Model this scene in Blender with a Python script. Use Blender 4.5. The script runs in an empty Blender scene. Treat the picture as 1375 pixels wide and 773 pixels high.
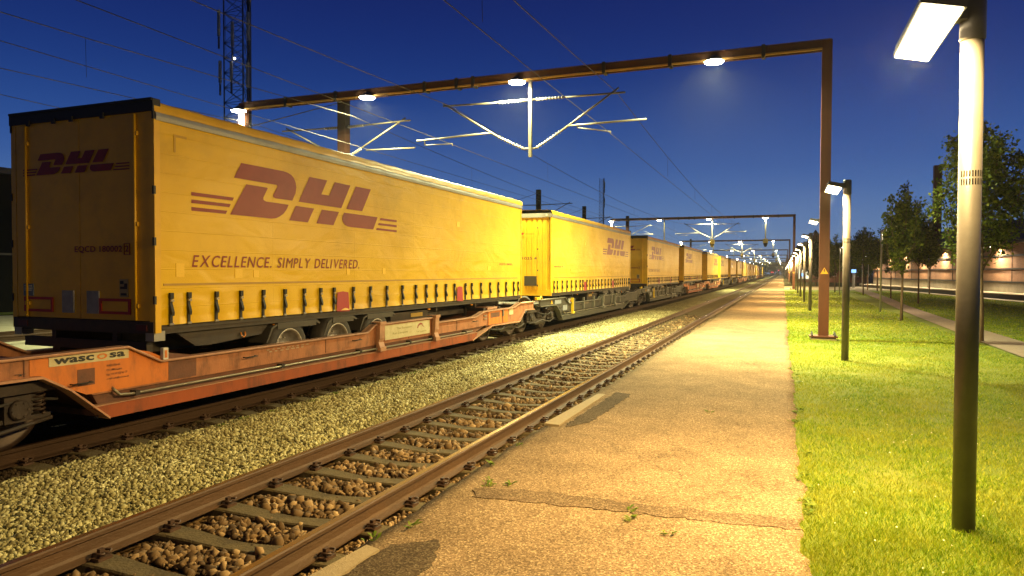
import bpy, math, random
import numpy as np
from mathutils import Vector, Matrix
rnd = random.Random(7)
RNG = np.random.default_rng(11)
scene = bpy.context.scene
COL = scene.collection
R_ = math.radians

# ---------------------------------------------------------------- camera
cam_d = bpy.data.cameras.new('camera'); cam = bpy.data.objects.new('camera', cam_d); COL.objects.link(cam)
cam_d.sensor_width = 36; cam_d.lens = 930/1375*36; cam_d.clip_start = .05; cam_d.clip_end = 5000
Rm = Matrix(((0.93107, -0.01187, 0.36466), (0.36483, 0.02052, -0.93085), (0.00357, 0.99972, 0.02344)))
mw = Rm.to_4x4(); mw.translation = Vector((0, 0, 1.86)); cam.matrix_world = mw
scene.camera = cam
# ---------------------------------------------------------------- sky
world = bpy.data.worlds.new('World'); scene.world = world; world.use_nodes = True
wn = world.node_tree; wn.nodes.clear()
out = wn.nodes.new('ShaderNodeOutputWorld'); bg = wn.nodes.new('ShaderNodeBackground')
sky = wn.nodes.new('ShaderNodeTexSky'); sky.sky_type = 'NISHITA'; sky.sun_disc = False
sky.sun_elevation = R_(-4.0); sky.sun_rotation = R_(20); sky.ozone_density = 3.0; sky.dust_density = .6
tc = wn.nodes.new('ShaderNodeTexCoord'); sep = wn.nodes.new('ShaderNodeSeparateXYZ')
wn.links.new(tc.outputs['Generated'], sep.inputs[0])
ramp = wn.nodes.new('ShaderNodeValToRGB'); wn.links.new(sep.outputs['Z'], ramp.inputs[0])
cr = ramp.color_ramp; cr.interpolation = 'B_SPLINE'
SKY = [(0.0, (.21, .32, .50)), (.06, (.12, .23, .46)), (.14, (.034, .108, .37)), (.26, (.009, .034, .20)), (.40, (.007, .014, .115)), (.8, (.008, .010, .05))]
while len(cr.elements) < len(SKY): cr.elements.new(.5)
for e, (p, c) in zip(cr.elements, SKY): e.position = p; e.color = (*c, 1)
mixw = wn.nodes.new('ShaderNodeMix'); mixw.data_type = 'RGBA'; mixw.blend_type = 'MIX'; mixw.inputs[0].default_value = .93
scl = wn.nodes.new('ShaderNodeVectorMath'); scl.operation = 'SCALE'; scl.inputs['Scale'].default_value = 1.0
wn.links.new(sky.outputs[0], scl.inputs[0])
wn.links.new(scl.outputs[0], mixw.inputs[6]); wn.links.new(ramp.outputs[0], mixw.inputs[7])
mra = wn.nodes.new('ShaderNodeMapRange'); mra.inputs[1].default_value = -.75; mra.inputs[2].default_value = .55; mra.inputs[3].default_value = .22; mra.inputs[4].default_value = 1.0; wn.links.new(sep.outputs['Y'], mra.inputs[0])
sc2 = wn.nodes.new('ShaderNodeVectorMath'); sc2.operation = 'SCALE'; wn.links.new(mixw.outputs[2], sc2.inputs[0]); wn.links.new(mra.outputs[0], sc2.inputs['Scale'])
wn.links.new(sc2.outputs[0], bg.inputs[0]); wn.links.new(bg.outputs[0], out.inputs[0])
bg.inputs[1].default_value = 1.0
scene.view_settings.view_transform = 'Standard'; scene.view_settings.look = 'None'
scene.view_settings.exposure = 0; scene.view_settings.gamma = 1
scene.cycles.use_denoising = True; scene.cycles.max_bounces = 5; scene.cycles.diffuse_bounces = 2
scene.cycles.glossy_bounces = 3; scene.cycles.caustics_reflective = False; scene.cycles.caustics_refractive = False
scene.cycles.sample_clamp_indirect = 4; scene.cycles.use_light_tree = True
WARM = (1.0, .69, .25); COOL = (.95, .96, .50)
P_LAMP = 900; P_GANTRY = 2300

# ---------------------------------------------------------------- materials
MATS = {}
def mat(name, col, rough=.6, metal=0., noise=None, nscale=5., bump=0., bscale=20., coat=0., spec=.5, stretch=(1, 1, 1), dirt=None, dirt_amt=.5, dscale=1.2):
    if name in MATS: return MATS[name]
    m = bpy.data.materials.new(name); m.use_nodes = True; nt = m.node_tree; N = nt.nodes; L = nt.links
    b = N['Principled BSDF']; b.inputs['Base Color'].default_value = (*col, 1)
    b.inputs['Roughness'].default_value = rough; b.inputs['Metallic'].default_value = metal
    b.inputs['Specular IOR Level'].default_value = spec
    if coat: b.inputs['Coat Weight'].default_value = coat; b.inputs['Coat Roughness'].default_value = .25
    tcn = N.new('ShaderNodeTexCoord'); mp = N.new('ShaderNodeMapping'); mp.inputs['Scale'].default_value = stretch
    L.new(tcn.outputs['Object'], mp.inputs[0]); src = None
    if noise:
        n = N.new('ShaderNodeTexNoise'); n.inputs['Scale'].default_value = nscale; n.inputs['Detail'].default_value = 6; n.inputs['Roughness'].default_value = .65
        L.new(mp.outputs[0], n.inputs['Vector'])
        r = N.new('ShaderNodeMapRange'); r.inputs[1].default_value = .32; r.inputs[2].default_value = .68; L.new(n.outputs['Fac'], r.inputs[0])
        mx = N.new('ShaderNodeMix'); mx.data_type = 'RGBA'; mx.inputs[6].default_value = (*col, 1); mx.inputs[7].default_value = (*noise, 1)
        L.new(r.outputs[0], mx.inputs[0]); src = mx.outputs[2]; L.new(src, b.inputs['Base Color'])
    if dirt:
        n2 = N.new('ShaderNodeTexNoise'); n2.inputs['Scale'].default_value = dscale; n2.inputs['Detail'].default_value = 8; n2.inputs['Roughness'].default_value = .7
        L.new(mp.outputs[0], n2.inputs['Vector'])
        r2 = N.new('ShaderNodeMapRange'); r2.inputs[1].default_value = .5; r2.inputs[2].default_value = .75; r2.inputs[4].default_value = dirt_amt; L.new(n2.outputs['Fac'], r2.inputs[0])
        m2 = N.new('ShaderNodeMix'); m2.data_type = 'RGBA'; m2.inputs[7].default_value = (*dirt, 1)
        if src: L.new(src, m2.inputs[6])
        else: m2.inputs[6].default_value = (*col, 1)
        L.new(r2.outputs[0], m2.inputs[0]); L.new(m2.outputs[2], b.inputs['Base Color'])
        mr = N.new('ShaderNodeMapRange'); mr.inputs[3].default_value = rough; mr.inputs[4].default_value = min(1, rough+.3); L.new(n2.outputs['Fac'], mr.inputs[0]); L.new(mr.outputs[0], b.inputs['Roughness'])
    if bump:
        n3 = N.new('ShaderNodeTexNoise'); n3.inputs['Scale'].default_value = bscale; n3.inputs['Detail'].default_value = 5
        L.new(mp.outputs[0], n3.inputs['Vector'])
        bp = N.new('ShaderNodeBump'); bp.inputs['Strength'].default_value = min(1, bump); bp.inputs['Distance'].default_value = .02
        L.new(n3.outputs['Fac'], bp.inputs['Height']); L.new(bp.outputs[0], b.inputs['Normal'])
    MATS[name] = m; return m
def emis(name, col, s):
    if name in MATS: return MATS[name]
    m = bpy.data.materials.new(name); m.use_nodes = True; N = m.node_tree.nodes; N.clear()
    e = N.new('ShaderNodeEmission'); e.inputs[0].default_value = (*col, 1); e.inputs[1].default_value = s
    o = N.new('ShaderNodeOutputMaterial'); m.node_tree.links.new(e.outputs[0], o.inputs[0])
    try: m.cycles.emission_sampling = 'NONE'
    except Exception: pass
    MATS[name] = m; return m
def nodes_of(m): return m.node_tree.nodes, m.node_tree.links, m.node_tree.nodes['Principled BSDF']

yellow = mat('yellow_tarpaulin', (.74, .455, .001), .27, noise=(.66, .385, .001), nscale=1.1, dirt=(.34, .18, .004), dirt_amt=.4, dscale=1.0, spec=.4, stretch=(1, .8, .8))
def tarp_bump(m):                                   # creases across the tarpaulin and its welded seams
    N, L, b = nodes_of(m)
    t = N.new('ShaderNodeTexCoord'); mp = N.new('ShaderNodeMapping'); mp.inputs['Scale'].default_value = (1, .55, 1.3)
    L.new(t.outputs['Object'], mp.inputs[0])
    n = N.new('ShaderNodeTexNoise'); n.inputs['Scale'].default_value = 1.7; n.inputs['Detail'].default_value = 2.5; n.inputs['Distortion'].default_value = .8; L.new(mp.outputs[0], n.inputs['Vector'])
    w = N.new('ShaderNodeTexBrick'); w.inputs['Scale'].default_value = 1.0; w.inputs['Mortar Size'].default_value = .006; w.inputs['Mortar Smooth'].default_value = .6
    w.inputs['Brick Width'].default_value = 2.1; w.inputs['Row Height'].default_value = .235; w.offset = 0
    cx = N.new('ShaderNodeCombineXYZ'); sp = N.new('ShaderNodeSeparateXYZ'); L.new(t.outputs['Object'], sp.inputs[0])
    L.new(sp.outputs['Y'], cx.inputs[0]); L.new(sp.outputs['Z'], cx.inputs[1]); L.new(cx.outputs[0], w.inputs['Vector'])
    b1 = N.new('ShaderNodeBump'); b1.inputs['Strength'].default_value = .45; b1.inputs['Distance'].default_value = .06; L.new(n.outputs['Fac'], b1.inputs['Height'])
    b2 = N.new('ShaderNodeBump'); b2.inputs['Strength'].default_value = .4; b2.inputs['Distance'].default_value = .010; L.new(w.outputs['Fac'], b2.inputs['Height']); L.new(b1.outputs[0], b2.inputs['Normal'])
    L.new(b2.outputs[0], b.inputs['Normal'])
tarp_bump(yellow)
yellow_paint = mat('yellow_paint', (.78, .45, .006), .35, noise=(.68, .38, .01), nscale=3, dirt=(.25, .15, .03), dirt_amt=.4, coat=.2)
logo_red = mat('logo_red', (.20, .020, .010), .42, noise=(.26, .034, .016), nscale=2, bump=.15, bscale=4, spec=.35)
red_flap = mat('red_flap', (.36, .014, .016), .5)
strap_black = mat('strap_black', (.012, .011, .010), .6)
buckle_mat = mat('buckle_metal', (.30, .28, .25), .4, metal=.8)
rubber = mat('rubber', (.022, .020, .018), .75, noise=(.05, .04, .03), nscale=9)
chassis = mat('chassis_black', (.025, .020, .017), .6, noise=(.05, .035, .022), nscale=6)
black_trim = mat('black_trim', (.02, .02, .02), .6)
rim_mat = mat('rim_grey', (.45, .43, .40), .45, metal=.5, noise=(.25, .22, .18), nscale=12)
grey_rail = mat('grey_rail', (.34, .33, .30), .4, metal=.5, dirt=(.12, .10, .08))
grey_plate = mat('grey_plate', (.30, .31, .33), .5, noise=(.2, .2, .21), nscale=8)
amber = mat('amber_lens', (.6, .2, .01), .3)
white_paint = mat('white_paint', (.7, .68, .6), .5, dirt=(.3, .25, .18))
cream = mat('cream_plate', (.62, .55, .33), .5, noise=(.5, .42, .22), nscale=6)
wagon_or = mat('wagon_orange', (.42, .16, .062), .55, noise=(.31, .125, .055), nscale=3.5, dirt=(.07, .035, .02), dirt_amt=.6, dscale=3.5, stretch=(1, 1.6, .7), bump=.2, bscale=30)
wagon_br = mat('wagon_brown', (.17, .062, .028), .5, noise=(.11, .045, .025), nscale=4, dirt=(.08, .045, .03), dirt_amt=.8, dscale=2, bump=.15, bscale=30)
wagon_red = mat('wagon_red_orange', (.34, .070, .010), .45, noise=(.24, .052, .012), nscale=3, dirt=(.09, .035, .015), dirt_amt=.8, dscale=3, stretch=(1, 1.6, .6))
fresh_or = mat('fresh_orange', (.66, .19, .02), .45, noise=(.52, .15, .025), nscale=4, dirt=(.20, .08, .03), dirt_amt=.6, dscale=4, stretch=(1, 1.6, .6))
flange_l = mat('flange_light', (.52, .27, .15), .45, noise=(.38, .19, .11), nscale=7, dirt=(.15, .08, .05))
wagon_gy = mat('wagon_grey', (.055, .048, .034), .5, noise=(.035, .03, .022), nscale=4, dirt=(.03, .025, .02), dirt_amt=.7)
flange_g = mat('flange_grey', (.17, .15, .11), .45, noise=(.10, .09, .07), nscale=7)
bogie_m = mat('bogie_grime', (.022, .015, .011), .7, noise=(.04, .024, .015), nscale=9, bump=.3, bscale=25)
wheel_m = mat('wheel_steel', (.06, .034, .022), .5, metal=.3, noise=(.035, .02, .013), nscale=8)
pipe_m = mat('pipe_steel', (.25, .22, .15), .4, metal=.6)
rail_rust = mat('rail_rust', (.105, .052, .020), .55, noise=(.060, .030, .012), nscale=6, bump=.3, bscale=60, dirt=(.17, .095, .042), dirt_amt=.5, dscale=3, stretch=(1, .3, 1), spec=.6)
rail_dark = mat('rail_grimy_shaded', (.055, .028, .013), .7, noise=(.035, .018, .009), nscale=6, bump=.3, bscale=60, dirt=(.08, .042, .02), dirt_amt=.4, dscale=3, stretch=(1, .3, 1), spec=.3)  # grimy copy of the rail rust, painted darker for shade by the train
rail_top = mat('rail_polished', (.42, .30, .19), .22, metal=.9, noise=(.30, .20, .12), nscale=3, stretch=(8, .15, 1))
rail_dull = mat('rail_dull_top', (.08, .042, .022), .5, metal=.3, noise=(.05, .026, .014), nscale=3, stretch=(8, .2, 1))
clip_m = mat('clip_rust', (.085, .042, .022), .6, noise=(.05, .025, .015), nscale=20)
sleeper_m = mat('sleeper_concrete', (.135, .10, .045), .85, noise=(.085, .063, .028), nscale=5, dirt=(.055, .038, .02), dirt_amt=.8, dscale=3, bump=.5, bscale=40)
rust_paint = mat('rust_red_paint', (.11, .032, .012), .5, noise=(.08, .024, .010), nscale=5, dirt=(.10, .03, .015), dirt_amt=.6, dscale=2, stretch=(1, 1, .3))
beam_m = mat('beam_brown', (.12, .055, .02), .5, noise=(.09, .042, .018), nscale=5)
galv = mat('galvanised', (.15, .122, .075), .45, metal=.3, noise=(.15, .125, .08), nscale=8)
insul = mat('insulator', (.34, .30, .24), .3, noise=(.22, .19, .15), nscale=10)
pole_m = mat('pole_grey', (.115, .105, .10), .40, metal=.3, noise=(.09, .082, .08), nscale=5, bump=.05, bscale=40)
slot_m = mat('slot_black', (.002, .002, .002), 1., spec=0)
dark_metal = mat('dark_metal', (.03, .028, .026), .5)
wire_m = mat('wire', (.06, .05, .04), .5, metal=.3)
tower_m = mat('tower_steel', (.05, .05, .055), .6)
sign_y = mat('sign_yellow', (.8, .42, .01), .4)
brick_m = None
glass_dark = mat('glass_dark', (.01, .012, .016), .08)
blue_grey = mat('blue_grey', (.16, .18, .22), .5)
bark = mat('bark', (.16, .10, .055), .85, noise=(.09, .055, .03), nscale=14, bump=.5, bscale=30, stretch=(1, 1, .4))
lamp_glow = emis('lamp_panel_glow', (1.0, .80, .46), 26)
gantry_glow = emis('floodlight_glow', (1.0, .96, .80), 60)
small_glow = emis('lantern_glow', (1.0, .93, .80), 22)
far_glow = emis('far_lamp_glow', (1.0, .88, .62), 40)
win_glow = emis('lit_window', (1.0, .90, .62), 1.6)
blue_glow = emis('blue_light', (.25, .5, 1.0), 2.2)
red_glow = emis('red_signal', (1.0, .05, .08), 6)

# ---------------------------------------------------------------- mesh helpers
class MB:
    def __init__(s): s.v = []; s.f = []; s.smooth = []
    def add(s, vs, fs, smooth=False):
        o = len(s.v); s.v += [tuple(map(float, p)) for p in vs]; s.f += [tuple(i+o for i in f) for f in fs]; s.smooth += [smooth]*len(fs); return s
    def box(s, x0, x1, y0, y1, z0, z1):
        if x0 > x1: x0, x1 = x1, x0
        if y0 > y1: y0, y1 = y1, y0
        if z0 > z1: z0, z1 = z1, z0
        return s.add([(x0, y0, z0), (x1, y0, z0), (x1, y1, z0), (x0, y1, z0), (x0, y0, z1), (x1, y0, z1), (x1, y1, z1), (x0, y1, z1)],
                     [(0, 3, 2, 1), (4, 5, 6, 7), (0, 1, 5, 4), (1, 2, 6, 5), (2, 3, 7, 6), (3, 0, 4, 7)])
    def prism(s, pts, axis, a, b):                   # polygon of (p, q) extruded along an axis
        n = len(pts)
        def m(p, q, t): return {'x': (t, p, q), 'y': (p, t, q), 'z': (p, q, t)}[axis]
        vs = [m(p, q, a) for p, q in pts]+[m(p, q, b) for p, q in pts]
        return s.add(vs, [tuple(range(n))[::-1], tuple(range(n, 2*n))]+[(i, (i+1) % n, n+(i+1) % n, n+i) for i in range(n)])
    def tube(s, pts, r, n=8, caps=True, r2=None):
        pts = [Vector(p) for p in pts]; rings = []; k = len(pts)
        up = None
        for i, p in enumerate(pts):
            d = (pts[min(i+1, k-1)]-pts[max(i-1, 0)]).normalized()
            if up is None: up = Vector((0, 0, 1)) if abs(d.z) < .9 else Vector((1, 0, 0))
            a = d.cross(up).normalized(); b = a.cross(d).normalized(); up = b
            rr = r if r2 is None else r+(r2-r)*i/max(1, k-1)
            rings += [p+(a*math.cos(t)+b*math.sin(t))*rr for t in [2*math.pi*j/n for j in range(n)]]
        fs = [(i*n+j, i*n+(j+1) % n, (i+1)*n+(j+1) % n, (i+1)*n+j) for i in range(k-1) for j in range(n)]
        s.add(rings, fs, True)
        if caps:
            o = len(s.v)-len(rings)
            s.f += [tuple(o+j for j in range(n))[::-1], tuple(o+(k-1)*n+j for j in range(n))]; s.smooth += [False]*2
        return s
    def lathe(s, prof, axis, c, n=24, smooth=True, caps=True):      # prof of (radius, t) along an axis through c
        vs = []
        for r, t in prof:
            for j in range(n):
                a = 2*math.pi*j/n; p, q = r*math.cos(a), r*math.sin(a)
                vs.append({'x': (c[0]+t, c[1]+p, c[2]+q), 'y': (c[0]+p, c[1]+t, c[2]+q), 'z': (c[0]+p, c[1]+q, c[2]+t)}[axis])
        k = len(prof); fs = [(i*n+j, i*n+(j+1) % n, (i+1)*n+(j+1) % n, (i+1)*n+j) for i in range(k-1) for j in range(n)]
        s.add(vs, fs, smooth)
        if caps:
            o = len(s.v)-len(vs); s.f += [tuple(o+j for j in range(n))[::-1], tuple(o+(k-1)*n+j for j in range(n))]; s.smooth += [False]*2
        return s
    def build(s, name, m, parent=None, fix=True):
        me = bpy.data.meshes.new(name); me.from_pydata(s.v, [], s.f); me.update()
        if fix:
            import bmesh
            bm = bmesh.new(); bm.from_mesh(me); bmesh.ops.recalc_face_normals(bm, faces=bm.faces); bm.to_mesh(me); bm.free()
        if any(s.smooth): me.polygons.foreach_set('use_smooth', s.smooth)
        me.materials.append(m); o = bpy.data.objects.new(name, me); COL.objects.link(o)
        if parent: o.parent = parent
        return o
def mesh_np(name, V, F, m, parent=None, smooth=False, k=3):
    me = bpy.data.meshes.new(name); V = np.asarray(V, np.float32); F = np.asarray(F, np.int32)
    me.vertices.add(len(V)); me.vertices.foreach_set('co', V.ravel())
    me.loops.add(F.size); me.loops.foreach_set('vertex_index', F.ravel())
    me.polygons.add(len(F)); me.polygons.foreach_set('loop_start', np.arange(0, F.size, k, dtype=np.int32)); me.polygons.foreach_set('loop_total', np.full(len(F), k, np.int32))
    if smooth: me.polygons.foreach_set('use_smooth', np.ones(len(F), bool))
    me.update(); me.validate(); me.materials.append(m)
    o = bpy.data.objects.new(name, me); COL.objects.link(o)
    if parent: o.parent = parent
    return o
def tag(o, label=None, cat=None, group=None, kind=None):
    if label: o['label'] = label
    if cat: o['category'] = cat
    if group: o['group'] = group
    if kind: o['kind'] = kind
    return o
def empty(name, loc, label, cat, group=None, rz=0):
    o = bpy.data.objects.new(name, None); COL.objects.link(o); o.location = loc; o.rotation_euler = (0, 0, rz); o.empty_display_size = .2
    return tag(o, label, cat, group)
KIDS = {}
def kids(o):
    return [c for c in COL.objects if c.parent == o]
def freeze(root):                                   # cache of the tree so copying is quick
    def t(o): return (o, [t(c) for c in kids(o)])
    return t(root)
def copy_tree(tree, parent=None, skip=()):
    o, ch = tree
    if o.name.split('.')[0] in skip and parent is not None: return None
    c = o.copy(); COL.objects.link(c)
    if parent is not None: c.parent = parent
    for k in ch: copy_tree(k, c, skip)
    return c
def rough_grid(name, x0, x1, y0, y1, nx, ny, zf, m, kind='structure'):
    xs = np.linspace(x0, x1, nx); ys = np.linspace(y0, y1, ny); X, Y = np.meshgrid(xs, ys); Z = zf(X, Y)
    V = np.stack([X, Y, Z], -1).reshape(-1, 3); i = np.arange(nx-1); j = np.arange(ny-1); I, J = np.meshgrid(i, j); a = (J*nx+I).ravel()
    o = mesh_np(name, V, np.stack([a, a+1, a+nx+1, a+nx], -1), m, smooth=True, k=4); o['kind'] = kind; return o
def vnoise(x, y, seed=0):                           # smooth value noise in numpy
    x = np.asarray(x, float); y = np.asarray(y, float); xi = np.floor(x).astype(int); yi = np.floor(y).astype(int)
    def h(a, b): t = np.sin(a*127.1+b*311.7+seed*74.7)*43758.5453; return t-np.floor(t)
    fx = x-xi; fy = y-yi; fx = fx*fx*(3-2*fx); fy = fy*fy*(3-2*fy)
    return (h(xi, yi)*(1-fx)+h(xi+1, yi)*fx)*(1-fy)+(h(xi, yi+1)*(1-fx)+h(xi+1, yi+1)*fx)*fy
def fbm(x, y, seed=0, o=4):
    s = 0; a = .5
    for i in range(o): s = s+a*vnoise(x*2**i, y*2**i, seed+i); a *= .5
    return s
def lettering(name, text, m, parent, x0, x1, z0, z1, place, shear=0., bold=0., space=1.04):
    """flat raised letters fitted to a box; place(u, v, t) maps letter plane to local space"""
    cu = bpy.data.curves.new(name, 'FONT'); cu.body = text; cu.size = 1; cu.shear = shear; cu.offset = bold; cu.extrude = 0; cu.resolution_u = 3; cu.space_line = .95; cu.space_character = space
    ob = bpy.data.objects.new(name, cu); COL.objects.link(ob)
    bpy.context.view_layer.update()
    me = bpy.data.meshes.new_from_object(ob.evaluated_get(bpy.context.evaluated_depsgraph_get())); bpy.data.objects.remove(ob); bpy.data.curves.remove(cu)
    co = np.zeros(len(me.vertices)*3); me.vertices.foreach_get('co', co); co = co.reshape(-1, 3)
    mn, mxx = co.min(0), co.max(0); s = (mxx-mn); s[s < 1e-6] = 1
    u = x0+(co[:, 0]-mn[0])/s[0]*(x1-x0); v = z0+(co[:, 1]-mn[1])/s[1]*(z1-z0)
    new = np.array([place(a, b) for a, b in zip(u, v)], np.float32)
    me.vertices.foreach_set('co', new.ravel()); me.update(); me.materials.clear(); me.materials.append(m)
    o = bpy.data.objects.new(name, me); COL.objects.link(o); o.parent = parent; return o

def slogan(text, parent, x0, x1, z0, z1, xl):
    V = []; F = []; x = 0
    for ch in text:
        if ch == ' ': x += .42; continue
        cu = bpy.data.curves.new('glyph', 'FONT'); cu.body = ch; cu.size = 1; cu.offset = 0 if ch == 'M' else .010; cu.resolution_u = 3
        ob = bpy.data.objects.new('glyph', cu); COL.objects.link(ob); bpy.context.view_layer.update()
        me = bpy.data.meshes.new_from_object(ob.evaluated_get(bpy.context.evaluated_depsgraph_get())); bpy.data.objects.remove(ob); bpy.data.curves.remove(cu)
        co = np.array([v.co for v in me.vertices]); mn = co[:, 0].min(); w = co[:, 0].max()-mn; k = len(V)
        V += [(x+a-mn+.24*b, b) for a, b, _ in co]; F += [tuple(k+i for i in p.vertices) for p in me.polygons]; x += w+(.16 if ch != 'I' else .24); bpy.data.meshes.remove(me)
    A = np.array(V); mn = A.min(0); mx = A.max(0); A = (A-mn)/(mx-mn)
    s = MB(); s.add([(xl, x0+a*(x1-x0), z0+b*(z1-z0)) for a, b in A], F); return s.build('slogan_lettering', logo_red, parent, fix=False)

# ---------------------------------------------------------------- ground
def stones_mat(name, c1, c2, c3, scale, bump=1., streak=None):
    m = bpy.data.materials.new(name); m.use_nodes = True; N, L, b = nodes_of(m); MATS[name] = m
    t = N.new('ShaderNodeTexCoord'); v = N.new('ShaderNodeTexVoronoi'); v.inputs['Scale'].default_value = scale; v.inputs['Randomness'].default_value = 1
    L.new(t.outputs['Object'], v.inputs['Vector'])
    sp = N.new('ShaderNodeSeparateColor'); L.new(v.outputs['Color'], sp.inputs[0])
    r = N.new('ShaderNodeValToRGB'); L.new(sp.outputs[0], r.inputs[0]); e = r.color_ramp
    e.elements[0].color = (*c1, 1); e.elements[0].position = .05; e.elements[1].color = (*c3, 1); e.elements[1].position = .95; k = e.elements.new(.5); k.color = (*c2, 1)
    n = N.new('ShaderNodeTexNoise'); n.inputs['Scale'].default_value = .7; n.inputs['Detail'].default_value = 5; L.new(t.outputs['Object'], n.inputs['Vector'])
    mr = N.new('ShaderNodeMapRange'); mr.inputs[1].default_value = .35; mr.inputs[2].default_value = .7; mr.inputs[3].default_value = .75; mr.inputs[4].default_value = 1.15; L.new(n.outputs['Fac'], mr.inputs[0])
    mu = N.new('ShaderNodeVectorMath'); mu.operation = 'SCALE'; L.new(r.outputs[0], mu.inputs[0]); L.new(mr.outputs[0], mu.inputs['Scale'])
    L.new(mu.outputs[0], b.inputs['Base Color']); b.inputs['Roughness'].default_value = .9; b.inputs['Specular IOR Level'].default_value = .08
    bp = N.new('ShaderNodeBump'); bp.inputs['Strength'].default_value = bump; bp.inputs['Distance'].default_value = .03; bp.invert = True
    L.new(v.outputs['Distance'], bp.inputs['Height']); L.new(bp.outputs[0], b.inputs['Normal'])
    return m
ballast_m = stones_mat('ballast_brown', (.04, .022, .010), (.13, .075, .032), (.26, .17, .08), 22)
gravel_m = stones_mat('gravel_pale', (.03, .025, .010), (.22, .19, .08), (.54, .49, .24), 30)
def track_bed(name, pts, m, y0=-12, y1=900):
    s = MB(); n = len(pts); s.add([(x, y0, z) for x, z in pts]+[(x, y1, z) for x, z in pts], [(i, i+1, n+i+1, n+i) for i in range(n-1)])
    o = s.build(name, m, fix=False); o['kind'] = 'structure'; return o
pts_tr = [(-10.6, -.26), (-10.0, -.215), (-7.05, -.215), (-6.86, -.19)]
ballast_dk = stones_mat('ballast_grimy_shaded', (.02, .012, .006), (.05, .030, .014), (.09, .058, .028), 22)  # shade beside the train put into the bed's colour, over rusty grime
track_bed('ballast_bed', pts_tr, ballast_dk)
track_bed('ballast_bed', [(-4.86, -.17), (-4.72, -.24), (-2.98, -.24), (-2.60, -.22)], ballast_m)
track_bed('gravel_strip', [(-6.86, -.19), (-6.6, -.15), (-5.2, -.14), (-4.86, -.17)], gravel_m)
yard_m = mat('yard_concrete', (.40, .37, .27), .9, noise=(.30, .27, .18), nscale=1.5, bump=.4, bscale=30, spec=.1)
ground_m = mat('ground_soil', (.05, .05, .02), .95, noise=(.03, .03, .012), nscale=.5, spec=.05)
s = MB(); s.add([(-400, -60, -.45), (400, -60, -.45), (400, 1100, -.45), (-400, 1100, -.45)], [(0, 1, 2, 3)]); o = s.build('ground', ground_m, fix=False); o['kind'] = 'structure'
s = MB(); s.add([(-34, -12, -.27), (-10.6, -12, -.26), (-10.6, 900, -.26), (-34, 900, -.27)], [(0, 1, 2, 3)]); o = s.build('yard_ground', yard_m, fix=False); o['kind'] = 'structure'

# asphalt path
asph = bpy.data.materials.new('asphalt'); asph.use_nodes = True; MATS['asphalt'] = asph
N, L, b = nodes_of(asph); t = N.new('ShaderNodeTexCoord')
v = N.new('ShaderNodeTexVoronoi'); v.inputs['Scale'].default_value = 95; L.new(t.outputs['Object'], v.inputs['Vector'])
sp = N.new('ShaderNodeSeparateColor'); L.new(v.outputs['Color'], sp.inputs[0])
r = N.new('ShaderNodeValToRGB'); L.new(sp.outputs[0], r.inputs[0]); e = r.color_ramp; e.elements[0].color = (.13, .088, .048, 1); e.elements[1].color = (.50, .38, .23, 1); e.elements[1].position = 1.0; k = e.elements.new(.72); k.color = (.29, .195, .115, 1)
n = N.new('ShaderNodeTexNoise'); n.inputs['Scale'].default_value = 1.3; n.inputs['Detail'].default_value = 8; n.inputs['Roughness'].default_value = .62; L.new(t.outputs['Object'], n.inputs['Vector'])
mr = N.new('ShaderNodeMapRange'); mr.inputs[1].default_value = .3; mr.inputs[2].default_value = .7; mr.inputs[3].default_value = .72; mr.inputs[4].default_value = 1.18; L.new(n.outputs['Fac'], mr.inputs[0])
# mossy, dirtier edges of the path: a wear mask in the path's own width
sx = N.new('ShaderNodeSeparateXYZ'); L.new(t.outputs['Object'], sx.inputs[0])
n4 = N.new('ShaderNodeTexNoise'); n4.inputs['Scale'].default_value = 2.2; n4.inputs['Detail'].default_value = 6; L.new(t.outputs['Object'], n4.inputs['Vector'])
ad = N.new('ShaderNodeMath'); ad.operation = 'MULTIPLY_ADD'; ad.inputs[1].default_value = .9; L.new(n4.outputs['Fac'], ad.inputs[0]); L.new(sx.outputs['X'], ad.inputs[2])
m1 = N.new('ShaderNodeMapRange'); m1.inputs[1].default_value = -2.15; m1.inputs[2].default_value = -1.55; m1.inputs[3].default_value = .78; m1.inputs[4].default_value = 1.0; L.new(ad.outputs[0], m1.inputs[0])
mm = N.new('ShaderNodeMath'); mm.operation = 'MULTIPLY'; L.new(mr.outputs[0], mm.inputs[0]); L.new(m1.outputs[0], mm.inputs[1])
# cracks
vc = N.new('ShaderNodeTexVoronoi'); vc.feature = 'DISTANCE_TO_EDGE'; vc.inputs['Scale'].default_value = .35
mpc = N.new('ShaderNodeMapping'); mpc.inputs['Scale'].default_value = (1.6, .6, 1); nd = N.new('ShaderNodeTexNoise'); nd.inputs['Scale'].default_value = 2.5; nd.inputs['Detail'].default_value = 6; L.new(t.outputs['Object'], nd.inputs['Vector'])
va = N.new('ShaderNodeVectorMath'); va.operation = 'MULTIPLY_ADD'; va.inputs[1].default_value = (.5, .5, 0); L.new(nd.outputs['Color'], va.inputs[0]); L.new(t.outputs['Object'], va.inputs[2]); L.new(va.outputs[0], mpc.inputs[0]); L.new(mpc.outputs[0], vc.inputs['Vector'])
mc = N.new('ShaderNodeMapRange'); mc.inputs[1].default_value = .0; mc.inputs[2].default_value = .006; mc.inputs[3].default_value = .75; mc.inputs[4].default_value = 1.0; L.new(vc.outputs['Distance'], mc.inputs[0])
m3 = N.new('ShaderNodeMath'); m3.operation = 'MULTIPLY'; L.new(mm.outputs[0], m3.inputs[0]); L.new(mc.outputs[0], m3.inputs[1])
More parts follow.
